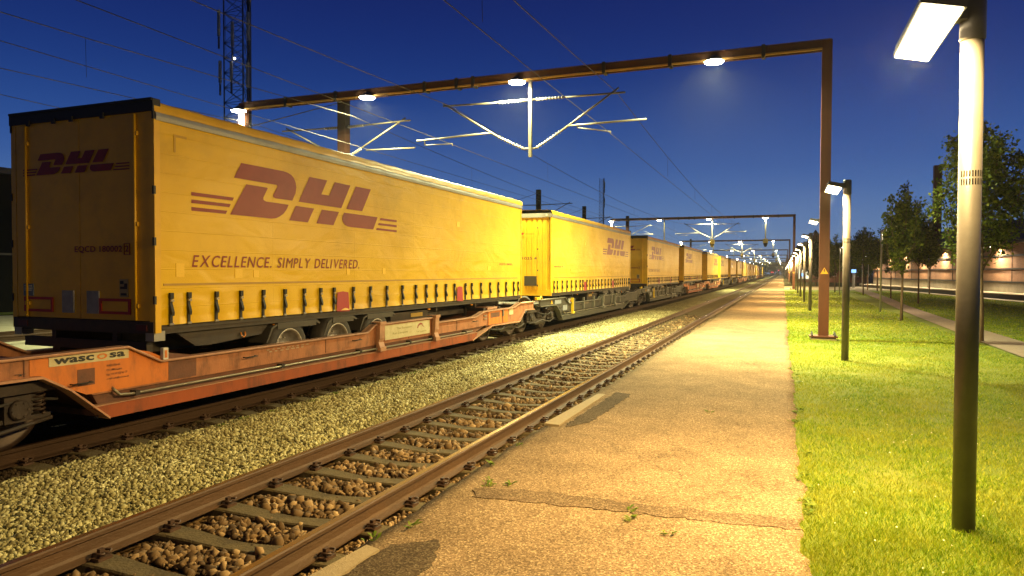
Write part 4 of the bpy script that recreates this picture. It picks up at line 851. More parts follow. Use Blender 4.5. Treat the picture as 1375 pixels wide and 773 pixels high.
# ---------------------------------------------------------------- gantries
def area(name, parent, loc, size, power, color, rot=(0, 0, 0), shape='RECTANGLE', sy=None, spread=180):
    l = bpy.data.lights.new(name, 'AREA'); l.energy = power; l.color = color; l.shape = shape; l.size = size; l.size_y = sy or size; l.spread = R_(spread)
    o = bpy.data.objects.new(name, l); COL.objects.link(o); o.location = loc; o.rotation_euler = rot
    if parent: o.parent = parent
    return o
GX0, GX1 = -19.3, 1.05; GZ = 8.0
def insulator(s, p, q, r=.055, n=9):
    p = Vector(p); q = Vector(q); s.tube([p, q], .022, 8)
    for i in range(n):
        c = p+(q-p)*((i+.5)/n); d = (q-p).normalized(); s.tube([c-d*.012, c+d*.012], r, 12)
def make_gantry():
    root = empty('portal_gantry', (0, 0, 0), '', 'gantry', 'portal gantries across the tracks')
    for x in (GX0, GX1):
        s = MB(); s.box(x-.13, x+.13, -.13, .13, .12, GZ+.25); p = s.build('post', rust_paint, root)
        s = MB(); s.box(x-.36, x+.36, -.30, .30, .08, .12)
        s.build('base_plate', rust_paint, p)
        s = MB(); s.box(x-.32, x+.32, -.27, .27, -.3, .05); s.build('footing', mat('footing_concrete', (.3, .26, .18), .9), p)
        s = MB()
        for a in (-.29, .29):
            for b_ in (-.23, .23): s.tube([(x+a, b_, .0), (x+a, b_, .22)], .016, 8); s.tube([(x+a, b_, .12), (x+a, b_, .155)], .035, 6)
        s.build('anchor_bolts', dark_metal, p)
    s = MB(); s.add([(GX1-.10, -.135, 1.83), (GX1+.10, -.135, 1.83), (GX1, -.135, 2.01)], [(0, 1, 2)]); sg = s.build('warning_sign', sign_y, root, fix=False)
    s = MB(); s.add([(GX1-.01, -.137, 1.97), (GX1+.02, -.137, 1.97), (GX1+.004, -.137, 1.925), (GX1+.025, -.137, 1.925), (GX1-.015, -.137, 1.85), (GX1-.002, -.137, 1.905), (GX1-.025, -.137, 1.905)], [(0, 1, 2, 3, 4, 5, 6)]); s.build('bolt_symbol', black_trim, sg, fix=False)
    # beam: box with open lower flanges
    s = MB(); s.box(GX0+.13, GX1-.13, -.12, .12, GZ+.10, GZ+.25); s.box(GX0+.13, GX1-.13, -.14, -.12, GZ+.00, GZ+.23); s.box(GX0+.13, GX1-.13, .12, .14, GZ, GZ+.23)
    s.box(GX0+.1, GX1+.1, -.15, .15, GZ+.25, GZ+.27); s.build('beam', beam_m, root)
    s = MB(); s.box(GX0+.13, GX1-.13, -.19, -.142, GZ-.02, GZ+.035); s.build('lit_beam_edge', mat('edge_lit_ochre', (.42, .24, .06), .45), root)  # lower edge of the beam, lamplight on it painted in as ochre
    s = MB()
    for x in (-17.2, -15.0, -11.4, -10.2, -9.6, -5.2, -3.2, -.6): s.box(x-.05, x+.05, -.21, .16, GZ-.04, GZ+.29); s.box(x-.03, x+.03, -.24, -.18, GZ-.09, GZ-.04)
    s.build('beam_bracket', dark_metal, root)
    # V shaped double cantilever over the near tracks
    xc = -7.62; y = -.05
    s = MB(); s.box(xc-.05, xc+.05, y-.05, y+.05, 5.55, GZ); s.build('drop_post', galv, root)
    def cant(segs, ins, name='cantilever_arm'):
        s = MB()
        for p, q, r in segs: s.tube([p, q], r, 8)
        a = s.build(name, galv, root)
        for p, q in ins: s = MB(); insulator(s, p, q); s.build('insulator', insul, a)
    cant([((-10.75, y, 7.43), (-8.75, y, 7.38), .030), ((-10.75, y, 7.52), (-8.75, y, 6.27), .030), ((-11.75, y, 6.33), (-8.95, y, 6.42), .030), ((-11.45, y, 6.17), (-10.40, y, 6.15), .018), ((-11.45, y, 6.17), (-11.45, y, 6.33), .022), ((-10.40, y, 6.08), (-10.40, y, 6.16), .015)],
         [((-8.75, y, 7.38), (-7.80, y, 7.37)), ((-8.75, y, 6.27), (-7.85, y, 5.82))])
    cant([((-6.50, y, 7.36), (-4.55, y, 7.34), .030), ((-6.60, y, 6.30), (-4.75, y, 7.50), .030), ((-6.35, y, 6.46), (-3.90, y, 6.48), .030), ((-6.05, y, 6.38), (-5.0, y, 6.18), .018), ((-6.05, y, 6.36), (-6.05, y, 6.48), .022), ((-5.0, y, 6.10), (-5.0, y, 6.2), .015)],
         [((-7.45, y, 7.37), (-6.50, y, 7.36)), ((-7.42, y, 5.82), (-6.60, y, 6.30))])
    s = MB(); s.tube([(xc-.2, y, 7.37), (xc+.2, y, 7.37)], .028, 8); s.tube([(xc-.25, y, 5.82), (xc+.22, y, 5.82)], .028, 8); s.build('arm_joint', galv, root)
    return root
gan = make_gantry(); t_g = freeze(gan)
# signal boxes hang from the farther gantries on drop pipes of their own
def flood(x, y, z, label, lit, small=False):
    root = empty('floodlight', (x, y, z), label, 'floodlight', 'floodlights under the gantries')
    s = MB(); s.lathe([(.06, .16), (.10, .12), (.20, .06), (.235, .0), (.235, -.02)], 'z', (0, 0, 0), 16); s.build('housing', dark_metal, root)
    s = MB(); s.lathe([(.21, -.022), (.19, -.05), (.10, -.075), (.01, -.085)], 'z', (0, 0, 0), 16); s.v = [(x*1.3, y*1.3, z) for x, y, z in s.v]; s.build('lens', gantry_glow, root)
    if lit: area('flood_light', root, (0, 0, -.12), .35, P_GANTRY, COOL, shape='DISK', spread=155)
    return root
fl0 = None
NG = 13
for i in range(NG):
    y = 21.07+61*i
    o = gan if i == 0 else copy_tree(t_g, skip=() if i < 3 else ('insulator', 'arm_joint', 'beam_bracket', 'anchor_bolts', 'warning_sign', 'footing'))
    o.location = (0, y, 0)
    tag(o, 'tall rust brown portal gantry nearest the camera, spanning all the tracks' if i == 0 else '%s portal gantry from the camera, spanning the tracks' % ordn[i], 'gantry', 'portal gantries across the tracks')
    for j, x in enumerate((-19.3, -13.6, -8.0, -1.93)):
        where = ['over the yard at its far end', 'left of the hanging arms', 'beside the hanging arm post', 'above the open near track'][j]
        fo = flood(x, y-.28, GZ-.06, 'bright white floodlight under the %s gantry, %s' % (ordn[i] if i else 'nearest', where), i < 7)
    if i > 0 and i < 7:
        for j, x in enumerate((-13.0, -7.6, -1.9)):
            sgn = empty('signal', (x, y-.25, 0), 'hanging signal box under the %s gantry, %s' % (ordn[i], ['far side', 'below the hanging arms', 'above the open near track'][j]), 'signal', 'signals hanging from the gantries')
            if j != 1: MB().box(-.06, .06, -.06, .06, 5.6, GZ-.05).build('drop_pipe', galv, sgn)
            MB().box(-.26, .26, -.14, .14, 5.15, 5.62).build('signal_box', mat('signal_cream', (.45, .38, .2), .6), sgn)
            MB().prism([(-.26, 5.14), (.26, 5.14), (.10, 4.72), (-.10, 4.72)], 'y', -.10, .10).build('signal_head', dark_metal, sgn)
# masts beyond the train
def make_mast():
    root = empty('catenary_mast', (0, 0, 0), '', 'mast', 'catenary masts beyond the train')
    MB().box(-.17, .17, -.17, .17, -.3, 8.6).build('post', mat('mast_brown', (.028, .011, .006), .9, spec=.1), root)
    s = MB()
    for sg in (-1, 1):
        s.tube([(sg*.17, 0, 7.35), (sg*2.9, 0, 7.40)], .03, 8); s.tube([(sg*.17, 0, 6.2), (sg*2.7, 0, 7.5)], .03, 8); s.tube([(sg*1.0, 0, 6.42), (sg*3.1, 0, 6.38)], .026, 8)
    s.build('cantilever_arm', galv, root)
    for sg in (-1, 1):
        for (p, q) in (((sg*.2, 0, 7.35), (sg*.9, 0, 7.36)), ((sg*.2, 0, 6.22), (sg*.8, 0, 6.5))): s = MB(); insulator(s, p, q); s.build('insulator', insul, root)
    s = MB(); s.tube([(-.17, 0, 8.3), (-3.6, -3.2, 6.6)], .018, 6); s.build('stay_wire', wire_m, root)
    return root
ms = make_mast(); t_m = freeze(ms)
for i, (x, y) in enumerate(((-15.7, 22.4), (-18.8, 53.9), (-19.1, 69.0), (-17.5, 82.6), (-17.5, 143.5))):
    o = ms if i == 0 else copy_tree(t_m); o.location = (x, y, 0)
    tag(o, ['brown catenary mast standing at the nearest gantry behind the trailer roof', 'brown catenary mast above the gap between first and second trailer', 'brown catenary mast above the roof of the second trailer', 'brown catenary mast at the second gantry', 'brown catenary mast at the third gantry'][i], 'mast', 'catenary masts beyond the train')
# wires
def span_wire(xs, z_sup, sag, label, drop_to=None, r=.011, name='messenger_wire', nspan=10):
    root = empty(name, (xs, 0, 0), label, 'overhead wire', 'overhead wires of the railway')
    pts = []; s2 = MB()
    for k in range(-1, nspan):
        y0 = 21.07+61*k
        for q in range(12):
            t = q/12; zz = z_sup-4*sag*t*(1-t); pts.append((0, y0+61*t, zz))
            if drop_to is not None and q and k < 3 and q % 2 == 0: s2.tube([(0, y0+61*t, zz), (.02, y0+61*t, drop_to)], .005, 4)
    s = MB(); s.tube(pts, r, 5); s.build('conductor', wire_m, root)
    if drop_to is not None: s2.build('dropper', wire_m, root)
    return root
for (xm, xc_, w) in ((-4.85, -5.0, 'over the open near track'), (-10.45, -10.4, 'over the far half of the train'), (-14.4, -14.4, 'over the yard between the masts'), (-18.7, -18.8, 'over the farthest yard track')):
    span_wire(xm, 7.40, .75, 'sagging upper messenger wire %s' % w, 6.12 if xm > -15 else 6.4)
    span_wire(xc_, 6.12 if xm > -12 else 6.38, .02, 'taut lower contact wire %s' % w, None, .009, 'contact_wire')

# ---------------------------------------------------------------- lamp posts along the path
def make_post():
    root = empty('street_lamp', (0, 0, 0), '', 'street lamp', 'lamp posts along the path')
    s = MB(); s.lathe([(.073, -.3), (.073, 3.52)], 'z', (0, 0, 0), 32); p = s.build('pole', pole_m, root)
    s = MB(); s.lathe([(.073, 3.52), (.082, 3.53), (.082, 3.80), (.074, 3.83)], 'z', (0, 0, 0), 32); s.build('pole_head', pole_m, root)
    s = MB()
    for row in (0, 1):
        for k in range(11):
            a = R_(-145+k*14); c, sn = math.cos(a), math.sin(a); r = .0735
            z = 2.49+row*.058; w = .0045
            s.add([(r*c-w*-sn, r*sn-w*c, z), (r*c+w*-sn, r*sn+w*c, z), (r*c+w*-sn, r*sn+w*c, z+.045), (r*c-w*-sn, r*sn-w*c, z+.045)], [(0, 1, 2, 3)])
    s.build('vent_slots', slot_m, p, fix=False)
    # flat head, along the path, tipped towards the track
    tl = R_(-14)
    def tp(x, y, z):
        dx = x+.26; return (-.26+dx*math.cos(tl)-(z-3.68)*math.sin(tl)*-1*-1, y, 3.68+(z-3.68)*math.cos(tl)+dx*math.sin(tl))
    def hb(x0, x1, y0, y1, z0, z1):
        s = MB(); s.box(x0, x1, y0, y1, z0, z1); s.v = [tp(*v) for v in s.v]; return s
    hb(-.40, -.12, -.45, .80, 3.655, 3.74).build('lamp_housing', pole_m, root)
    hb(-.385, -.135, -.43, .78, 3.640, 3.6535).build('light_panel', lamp_glow, root)
    s = MB(); s.box(-.16, -.05, -.10, .02, 3.66, 3.76); s.tube([(-.15, -.04, 3.72), (0, -.04, 3.72)], .03, 8); s.build('bracket', pole_m, root)
    return root
lp = make_post(); t_l = freeze(lp)
NL = 40
for i in list(range(NL))+[-2]:  # the negative index is an added, unseen lamp that fills the trailer rear
    y = 5.85+10.45*i
    o = lp if i == 0 else copy_tree(t_l, skip=() if i < 6 else ('vent_slots', 'bracket'))
    o.location = (1.24, y, 0)
    lb = 'added street lamp behind the camera, warm fill for the trailer rear' if i < 0 else 'nearest street lamp, thick grey pole with vent slots, close to the camera' if i == 0 else '%s street lamp from the camera in the row beside the path' % ordn[i] if i < 20 else 'street lamp in the far end of the row beside the path'
    tag(o, lb, 'street lamp', 'lamp posts along the path')
    if i < 22: area('lamp_light', o, (-.29, .17, 3.60), .24, P_LAMP, WARM, (0, R_(15), 0), sy=1.2)

# ---------------------------------------------------------------- small lamps on the lawn
def make_small(h):
    root = empty('path_lamp', (0, 0, 0), '', 'lamp', 'slim lamps along the footpath')
    s = MB(); s.tube([(0, 0, -.3), (0, 0, h-.12), (.02, 0, h-.05), (.06, 0, h-.01)], .045, 12); s.build('pole', mat('pole_light', (.30, .28, .25), .4, metal=.4), root)
    s = MB(); s.tube([(.05, 0, h-.02), (.50, 0, h+.07)], .05, 8); s.build('lamp_arm', mat('pole_light', (.30, .28, .25), .4, metal=.4), root)
    s = MB(); s.box(.12, .50, -.05, .05, -.012, .0); s.v = [(x, y, h-.045+(x-.05)*.2+z) for x, y, z in s.v]; s.build('light_strip', small_glow, root)
    return root
sm_ = make_small(3.95); t_s = freeze(sm_)
for i, (x, y, rz) in enumerate(((4.39, 37.7, 0), (4.25, 62.1, 0), (14.0, 62, 0), (13.2, 78, math.pi), (12.4, 92, math.pi), (9.2, 97, 0), (10.5, 103, 0))):
    o = sm_ if i == 0 else copy_tree(t_s); o.location = (x, y, 0); o.rotation_euler.z = rz
    tag(o, ['slim lamp with angled white head at the footpath, right of the second street lamp', 'farther slim lamp on the lawn just left of the second street lamp', 'slim lamp before the brick hall, just left of the nearest big tree', 'slim lamp before the brick hall near the brown post', 'slim lamp before the far end of the brick hall', 'slim lamp among the dark trees left of the hall', 'farthest slim lamp among the dark trees'][i], 'lamp', 'slim lamps along the footpath')
    area('strip_light', o, (.3, 0, 3.86), .35, 90 if i < 2 else 160, (1, .86, .6), sy=.1, spread=160)

# ---------------------------------------------------------------- trees
leaf_m = island_mat('leaf_green', [(.04, .065, .006), (.09, .13, .010), (.16, .20, .018), (.24, .26, .028)], .55, .3)
leaf_d = island_mat('leaf_dark', [(.025, .045, .006), (.055, .085, .010), (.09, .12, .015)], .6, .2)
def make_tree(seed, H_, W, trunk_h, nleaf, leaf, lm=leaf_m, tr_=.06, bush=False):
    g = np.random.default_rng(seed); rr = random.Random(seed)
    root = empty('tree', (0, 0, 0), '', 'tree', 'young street trees on the lawn')
    s = MB(); tips = []
    lean = rr.uniform(-.08, .08)
    s.tube([(0, 0, -.2), (.01, .01, trunk_h*.5), (lean*.4, .02, trunk_h), (lean, 0, H_*.72)], tr_, 8, r2=tr_*.3)
    nb = 15 if not bush else 26
    for i in range(nb):
        z0 = trunk_h*(.92+.25*rr.random())+(H_*.70-trunk_h)*(i/nb)**1.1; a = i*2.4+rr.uniform(-.4, .4)
        f = (z0-trunk_h)/(H_-trunk_h); reach = W/2*(1.0-.62*max(0, f)**1.2)*rr.uniform(.55, 1.15)*(.75 if f < .02 else 1)
        up = (H_-z0)*rr.uniform(.42, .85)*(1 if not bush else .5)
        p0 = Vector((lean*f, 0, z0)); p1 = p0+Vector((math.cos(a)*reach*.75, math.sin(a)*reach*.75, up*.35)); p2 = p0+Vector((math.cos(a)*reach, math.sin(a)*reach, up))
        s.tube([p0, p1, p2], tr_*.35, 5, r2=.006); tips.append((p0, p1, p2))
    tips.append((Vector((lean, 0, H_*.55)), Vector((lean, 0, H_*.8)), Vector((lean+.03, 0, H_*1.0))))
    s.build('trunk', bark, root)
    P = []
    per = nleaf//len(tips)
    for (p0, p1, p2) in tips:
        a0, a1, a2 = map(np.array, (p0, p1, p2)); L_ = np.linalg.norm(a2-a0)
        nt = max(4, int(L_/.17))
        # short twigs in clumps along the branch, denser outward
        for q in range(nt):
            t = .22+.78*(q+g.random())/nt; c = (1-t)**2*a0+2*t*(1-t)*a1+t*t*a2
            m_ = int(per/nt*(.4+1.2*g.random())); sp = (.06+.11*(1-abs(t-.5)))*W/2.4
            off = g.normal(0, 1, 3)*[sp*.8, sp*.8, sp*.5]
            P.append(c+off+g.normal(0, 1, (m_, 3))*[sp*.8, sp*.8, sp*1.0])
    P = np.concatenate(P); n = len(P)
    sz = leaf*(.6+.8*g.random(n)); u = g.normal(0, 1, (n, 3)); u /= np.linalg.norm(u, axis=1)[:, None]; w = g.normal(0, 1, (n, 3)); w = np.cross(u, w); w /= np.linalg.norm(w, axis=1)[:, None]
    V = np.stack([P-u*sz[:, None]*.6, P+w*sz[:, None]*.38-u*sz[:, None]*.05, P+u*sz[:, None]*.6, P-w*sz[:, None]*.38-u*sz[:, None]*.05], 1).reshape(-1, 4, 3).reshape(-1, 3)
    mesh_np('crown', V, np.arange(4*n).reshape(-1, 4), lm, root, k=4)
    return root
T = [make_tree(3, 5.9, 2.5, 1.85, 12000, .080), make_tree(4, 5.3, 1.8, 1.75, 5200, .10), make_tree(5, 5.6, 2.0, 1.8, 4600, .125)]
tt = [freeze(t) for t in T]
TL_ = [(0, 4.98, 21.9, 'nearest and largest young tree, just right of the nearest lamp pole'), (1, 4.34, 30.95, 'upright young tree with dark trunk right of the slim white lamp'), (2, 7.6, 47.9, 'young tree on the lawn beyond the footpath before the brown post'),
       (2, 6.3, 65.3, 'young tree on the lawn between the second street lamp and slim lamp'), (1, 7.26, 56.7, 'thin young tree with loose foliage just right of the slim lamp'), (1, 4.66, 73.9, 'small young tree right of the rust brown gantry post'),
       (2, 9.0, 80.0, 'dark tree at the far end of the lawn near two wooden stakes'), (2, 12.0, 70.3, 'young tree before the brick hall left of the nearest pole')]
used = set()
for k, x, y, lb in TL_:
    if k not in used: o = T[k]; used.add(k)
    else: o = copy_tree(tt[k])
    o.location = (x, y, 0); o.rotation_euler.z = rnd.random()*6 if k else 1.0; sc = rnd.uniform(.94, 1.1) if y > 25 else 1; o.scale = (sc, sc, sc)
    tag(o, lb, 'tree', 'young street trees on the lawn')
# darker full trees beyond
bt = make_tree(9, 7.2, 5.4, 1.4, 9000, .22, leaf_d, .12, True); t_bt = freeze(bt)
BT = [(9.5, 108), (13.5, 112), (17.5, 106), (6.2, 118), (21, 100), (4.5, 112), (12, 124), (25, 92), (16, 124), (-.5, 640), (3.5, 560), (-9, 660), (-17, 640), (-26, 650), (8, 420)]
for i, (x, y) in enumerate(BT):
    o = bt if i == 0 else copy_tree(t_bt); o.location = (x, y, 0); o.rotation_euler.z = i*1.3; sc = rnd.uniform(.85, 1.15)*(1 if y < 200 else 1.6); o.scale = (sc, sc, sc)
    tag(o, 'dark full tree %s' % ['behind the blue lit post', 'left of the brick hall end', 'behind the far end of the brick hall', 'between the brick house and the blue lit post', 'over the hall roof at its middle', 'in front of the brick house', 'in the back row behind the blue lit post', 'over the hall roof at the right', 'in the back row behind the hall', 'at the far end of the path', 'on the right near the end of the path', 'at the far end of the tracks', 'beyond the end of the train', 'left beyond the end of the train', 'beside the far street lamps'][i], 'tree', 'dark full trees beyond the lawn')
    if i == 0: pass
# stakes, blue post
for i, x in enumerate((8.35, 9.3)):
    tag(MB().tube([(x, 82.5, -.2), (x, 82.5, 1.75)], .06, 8).build('wooden_stake', mat('stake_wood', (.32, .18, .09), .8)), '%s wooden stake beside the dark tree at the end of the lawn' % ('left' if i == 0 else 'right'), 'stake', 'wooden stakes at the lawn end')
bp_ = empty('info_post', (8.25, 97.0, 0), 'short post with a blue lit top beyond the lawn', 'post')
MB().tube([(0, 0, -.2), (0, 0, 1.9)], .17, 10).build('post', grey_plate, bp_); MB().box(-.25, .25, -.18, .18, 1.9, 2.3).build('lit_top', blue_glow, bp_)

# ---------------------------------------------------------------- brick hall at the right
def brick(name, c1, c2, mortar, bw=.25, bh=.075):
    m = bpy.data.materials.new(name); m.use_nodes = True; N, L, b = nodes_of(m); MATS[name] = m
    t = N.new('ShaderNodeTexCoord'); sp = N.new('ShaderNodeSeparateXYZ'); cx = N.new('ShaderNodeCombineXYZ'); ad = N.new('ShaderNodeMath'); ad.operation = 'ADD'
    L.new(t.outputs['Object'], sp.inputs[0]); L.new(sp.outputs['X'], ad.inputs[0]); L.new(sp.outputs['Y'], ad.inputs[1]); L.new(ad.outputs[0], cx.inputs[0]); L.new(sp.outputs['Z'], cx.inputs[1])
    w = N.new('ShaderNodeTexBrick'); w.inputs['Scale'].default_value = 1; w.inputs['Brick Width'].default_value = bw; w.inputs['Row Height'].default_value = bh; w.inputs['Mortar Size'].default_value = .008
    w.inputs['Color1'].default_value = (*c1, 1); w.inputs['Color2'].default_value = (*c2, 1); w.inputs['Mortar'].default_value = (*mortar, 1); L.new(cx.outputs[0], w.inputs['Vector'])
    n = N.new('ShaderNodeTexNoise'); n.inputs['Scale'].default_value = .6; n.inputs['Detail'].default_value = 6; L.new(t.outputs['Object'], n.inputs['Vector'])
    mr = N.new('ShaderNodeMapRange'); mr.inputs[1].default_value = .3; mr.inputs[2].default_value = .7; mr.inputs[3].default_value = .75; mr.inputs[4].default_value = 1.15; L.new(n.outputs['Fac'], mr.inputs[0])
    mu = N.new('ShaderNodeVectorMath'); mu.operation = 'SCALE'; L.new(w.outputs['Color'], mu.inputs[0]); L.new(mr.outputs[0], mu.inputs['Scale']); L.new(mu.outputs[0], b.inputs['Base Color']); b.inputs['Roughness'].default_value = .85
    return m
hall_b = brick('hall_brick', (.36, .17, .085), (.29, .13, .065), (.30, .22, .15)); house_b = brick('house_brick', (.20, .07, .04), (.15, .05, .03), (.15, .10, .08))
ang = math.atan2(-3.5, 28.2)
hall = empty('brick_hall', (16.1, 59.6, 0), 'long low brick hall with dark bands and wall lights at the right edge', 'building', rz=-ang)
# local: wall face at x = 0, y along
MB().box(.0, .4, -30, 42, 1.15, 4.1).build('wall', hall_b, hall)
MB().box(-.02, .4, -30, 42, -.3, 1.15).build('plinth', mat('plinth_concrete', (.36, .31, .22), .9, noise=(.26, .22, .15), nscale=1.5), hall)
for z in (1.15, 2.15, 3.15): MB().box(-.08, .0, -30, 42, z, z+.12).build('dark_band', dark_metal, hall)
for y in range(-28, 42, 6): MB().box(-.03, .0, y, y+.05, 1.27, 4.1).build('wall_joint', dark_metal, hall)
s = MB(); s.prism([(-.5, 4.1), (-.5, 4.3), (4.5, 6.6), (10, 4.1)], 'y', -30.5, 42.5); s.build('roof', mat('roof_dark', (.045, .028, .022), .8, noise=(.03, .02, .018), nscale=3), hall)
MB().box(-1.7, -.02, -30, 42, -.3, .38).build('loading_ledge', mat('ledge_dark', (.05, .045, .04), .8), hall)
MB().box(-1.75, -.02, -30, 42, .38, .44).build('ledge_top', pav_m, hall)
for i, y in enumerate(range(-26, 42, 6)):
    r0 = Matrix.Rotation(-ang, 3, 'Z') @ Vector((0, y+.0, 0)); wl_ = empty('wall_lamp', (16.1+r0.x, 59.6+r0.y, 0), 'shaded wall lamp high on the brick hall, %s from the near end' % ordn[i], 'wall lamp', 'wall lamps on the brick hall', rz=-ang)
    MB().tube([(0, 0, 3.85), (-.55, 0, 3.98)], .025, 6).build('arm', dark_metal, wl_)
    MB().lathe([(.05, .1), (.2, -.02)], 'z', (-.6, 0, 3.95), 14).build('shade', dark_metal, wl_)
    MB().lathe([(.17, 0), (.12, -.03), (.01, -.04)], 'z', (-.6, 0, 3.93), 12).build('bulb', small_glow, wl_)
    area('wall_light', wl_, (-.55, 0, 3.86), .25, 290, (1, .80, .45), (0, R_(-14), 0), shape='DISK', spread=140)
# brown post of another gantry
p2 = empty('gantry_post', (15.0, 84.5, 0), 'rust brown square post with foot plate before the brick hall', 'post')
MB().box(-.5, .5, -.5, .5, 0, .06).build('base_plate', rust_paint, p2); MB().box(-.36, .36, -.36, .36, .06, 13.2).build('post', rust_paint, p2)
MB().box(.36, 12, -.2, .2, 12.9, 13.1).build('beam', rust_paint, p2)

# ---------------------------------------------------------------- brick house at the end of the lawn
hs = empty('brick_house', (6.0, 150, 0), 'dark two storey brick house with gabled front beyond the lawn', 'building')
MB().box(-5.0, 9, 0, 10, -1, 4.2).build('wall', house_b, hs)
s = MB(); s.prism([(-1.8, 4.2), (1.5, 4.2), (1.5, 7.6), (-.2, 9.9), (-1.8, 7.8)], 'y', -.4, 9); s.build('gable', house_b, hs)
rf = mat('roof_tile', (.06, .028, .02), .8, noise=(.04, .02, .016), nscale=4)
s = MB(); s.prism([(-2.3, 7.3), (-.2, 10.4), (2.1, 7.3), (2.1, 7.1), (-.2, 10.1), (-2.3, 7.1)], 'y', -.8, 9.5); s.build('roof', rf, hs)
s = MB(); s.add([(-5.4, -.4, 4.2), (9.4, -.4, 4.2), (9.4, 10.4, 4.2), (-5.4, 10.4, 4.2), (-3.4, 5, 7.6), (7.4, 5, 7.6)], [(0, 1, 5, 4), (1, 2, 5), (2, 3, 4, 5), (3, 0, 4), (0, 3, 2, 1)]); s.build('roof', rf, hs)
for (x, z, w, h) in ((-.75, 4.9, .8, 1.5), (.35, 4.9, .8, 1.5), (-.15, 7.2, .5, .9)):
    f = MB().box(x-w/2, x+w/2, -.46, -.40, z, z+h).build('window', white_paint, hs); MB().box(x-w/2+.07, x+w/2-.07, -.48, -.46, z+.07, z+h-.07).build('pane', glass_dark, f)
for (x, z, w, h) in ((3.2, 1.2, 1.0, 1.6), (5.4, 1.2, 1.0, 1.6), (7.4, 1.2, 1.0, 1.6)):
    f = MB().box(x-w/2, x+w/2, -.06, 0, z, z+h).build('window', white_paint, hs); MB().box(x-w/2+.07, x+w/2-.07, -.08, -.06, z+.07, z+h-.07).build('pane', glass_dark, f)
f = MB().box(-3.4, -1.2, -.1, 0, .6, 3.3).build('door', white_paint, hs)
for x in (-3.3, -2.55, -1.85): MB().box(x, x+.62, -.13, -.1, .7, 3.2).build('door_pane', win_glow, f)
MB().box(-5.2, 9.2, -1.4, 0, 3.5, 3.75).build('canopy', mat('canopy_cream', (.4, .3, .16), .7), hs)
area('door_light', hs, (2.5, -1.2, 3.3), 4, 120, (1, .55, .3), spread=170)
sc_ = empty('ticket_sign', (3.4, 146, 0), 'small blue lit sign in front of the brick house', 'sign'); MB().tube([(0, 0, -1), (0, 0, 1.4)], .06, 8).build('post', dark_metal, sc_); MB().box(-.35, .35, -.1, .1, 1.2, 1.8).build('lit_face', blue_glow, sc_)

# ---------------------------------------------------------------- lattice masts
def lattice(x, y, w, h, label, ant=True, az=()):
    root = empty('lattice_mast', (x, y, 0), label, 'mast'); s = MB()
    P = [(w/2*math.cos(a), w/2*math.sin(a)) for a in (R_(200), R_(320), R_(80))]
    if w > .9: P = [(-w/2, -.3), (w/2, -.3), (.08, w*.6)]
    r = .045*w/2+.012
    for px, py in P: s.tube([(px, py, -.4), (px, py, h)], r, 6)
    s.build('legs', tower_m, root)
    s = MB(); st = w*.62; n = int(h/st)
    for i in range(n):
        for a, b_ in ((0, 1), (1, 2), (2, 0)):
            s.tube([(P[a][0], P[a][1], i*st), (P[b_][0], P[b_][1], (i+1)*st)], r*.45, 4, caps=False); s.tube([(P[b_][0], P[b_][1], i*st), (P[a][0], P[a][1], (i+1)*st)], r*.45, 4, caps=False)
            s.tube([(P[a][0], P[a][1], i*st), (P[b_][0], P[b_][1], i*st)], r*.4, 4, caps=False)
    s.build('lattice_bracing', tower_m, root)
    s = MB(); s.box(P[2][0]+.12, P[2][0]+.26, P[2][1]-.1, P[2][1]+.1, 0, h); s.build('cable_ladder', tower_m, root)
    for (ax, ay, z, hh) in az:
        an = MB().box(ax-.09, ax+.09, ay-.07, ay+.07, z, z+hh).build('antenna', grey_plate, root)
        MB().box(ax-.05, ax+.05, ay-.05, ay+.05, z-.9, z-.05).build('radio_unit', tower_m, an)
    if ant: s = MB(); s.lathe([(.04, 0), (.06, .05), (.03, .12)], 'z', (.3, -.5, 12.9+4.2), 8); s.build('beacon', small_glow, root)
    return root
lattice(-37.3, 40, 1.75, 30, 'tall lattice radio mast with antennas at the left', True, ((-1.35, -.3, 19.0, 1.9), (1.35, -.3, 18.4, 2.0), (-1.25, -.3, 15.6, 1.6), (1.3, -.3, 15.0, 1.8), (.1, -.5, 18.0, 1.8), (.0, -.5, 15.6, 1.4)))
lattice(-37.5, 150, 1.1, 22.6, 'thin distant lattice mast above the second trailer', False, ((.6, 0, 20.2, 1.6), (.6, 0, 17, 1.2)))

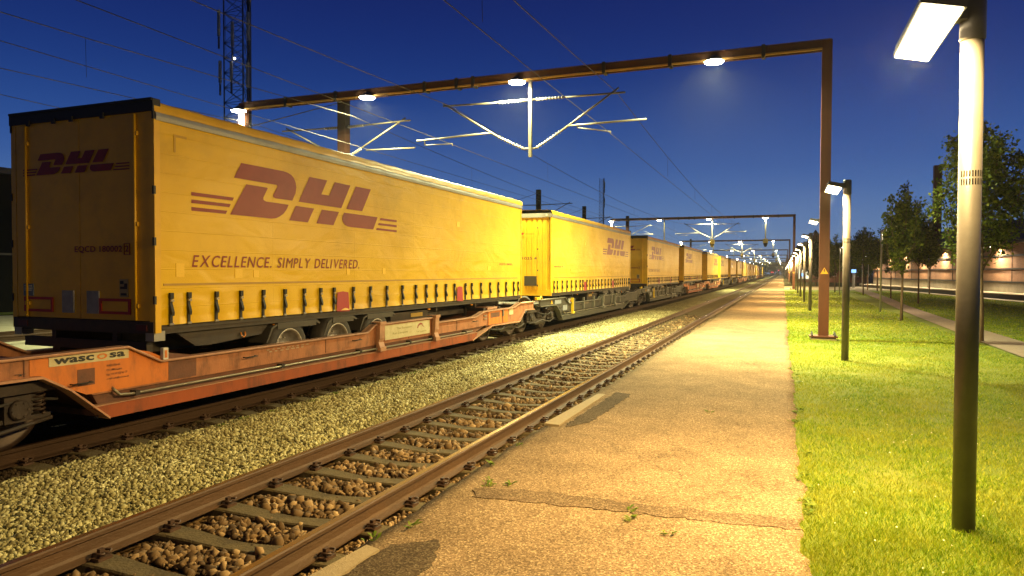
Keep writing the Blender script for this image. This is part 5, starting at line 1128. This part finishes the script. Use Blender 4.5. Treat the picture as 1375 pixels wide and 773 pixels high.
# ---------------------------------------------------------------- dark shed beyond the yard, far end
sh = empty('yard_shed', (-40, 14, 0), 'dark flat roofed shed beyond the yard behind the nearest trailer', 'building')
MB().box(-4, 4, -12, 16, -.4, 6.6).build('wall', mat('shed_wall', (.010, .009, .008), .9, spec=.1), sh); MB().box(-4.3, 4.3, -12.3, 16.3, 6.6, 6.9).build('roof', dark_metal, sh)
MB().box(4.0, 4.06, -8, 14, 2.6, 2.7).build('gutter_pipe', galv, sh)
s = MB(); s.add([(-60, -12, -.24), (-34, -12, -.24), (-34, 300, -.24), (-60, 300, -.24)], [(0, 1, 2, 3)]); o = s.build('yard_lawn', grass_m, fix=False); o['kind'] = 'structure'
br = empty('footbridge', (-6, 520, 0), 'dark bridge across the far end of the tracks', 'bridge')
MB().box(-30, 14, 0, 3, 6.5, 9.0).build('deck', dark_metal, br)
for x in (-28, -12, 6, 13): MB().box(x, x+1, .5, 2.5, -.5, 6.5).build('pier', dark_metal, br)
for i, (x, z) in enumerate(((-7.6, 2.2), (-6.6, 2.2), (-3.0, 3.4))):
    r1 = empty('red_signal_lamp', (x, 500, 0), 'tiny red signal lamp at the far end of the tracks, %s' % ['leftmost', 'middle one', 'highest'][i], 'signal', 'red signal lamps at the far end')
    MB().box(-.08, .08, .1, .25, -.4, z).build('post', dark_metal, r1); MB().lathe([(.17, 0), (.17, .1)], 'y', (0, 0, z), 12).build('lens', red_glow, r1)
g = np.random.default_rng(77); n = 9000; X = g.uniform(-110, 70, n); hgt = 5+6*fbm(X*.09, X*0, 3)+3*vnoise(X*.5, X*0, 9); Zc = -.4+hgt*g.random(n)**.7; Y = 705+g.uniform(-3, 3, n)
u = g.normal(0, 1, (n, 3)); u /= np.linalg.norm(u, axis=1)[:, None]; w = np.cross(u, g.normal(0, 1, (n, 3))); w /= np.linalg.norm(w, axis=1)[:, None]; P = np.stack([X, Y, Zc], -1); sz = g.uniform(.5, 1.1, n)[:, None]
tag(mesh_np('far_woods', np.stack([P-u*sz, P+w*sz*.7, P+u*sz, P-w*sz*.7], 1).reshape(-1, 3), np.arange(4*n).reshape(-1, 4), leaf_d, k=4), 'dark line of far off woods where the tracks end', 'woods', kind='stuff')
s = MB(); s.box(-410, 410, -70, 1110, -1.5, 32); hz = s.build('haze', wire_m)
tag(hz, 'thin night air glowing faintly round the lamps', 'haze', kind='stuff')
m = bpy.data.materials.new('night_air'); m.use_nodes = True; N = m.node_tree.nodes; N.clear(); v = N.new('ShaderNodeVolumePrincipled'); o_ = N.new('ShaderNodeOutputMaterial'); m.node_tree.links.new(v.outputs[0], o_.inputs['Volume'])
v.inputs['Density'].default_value = .00032; v.inputs['Anisotropy'].default_value = .6; v.inputs['Color'].default_value = (.9, .9, .95, 1)
hz.data.materials.clear(); hz.data.materials.append(m)
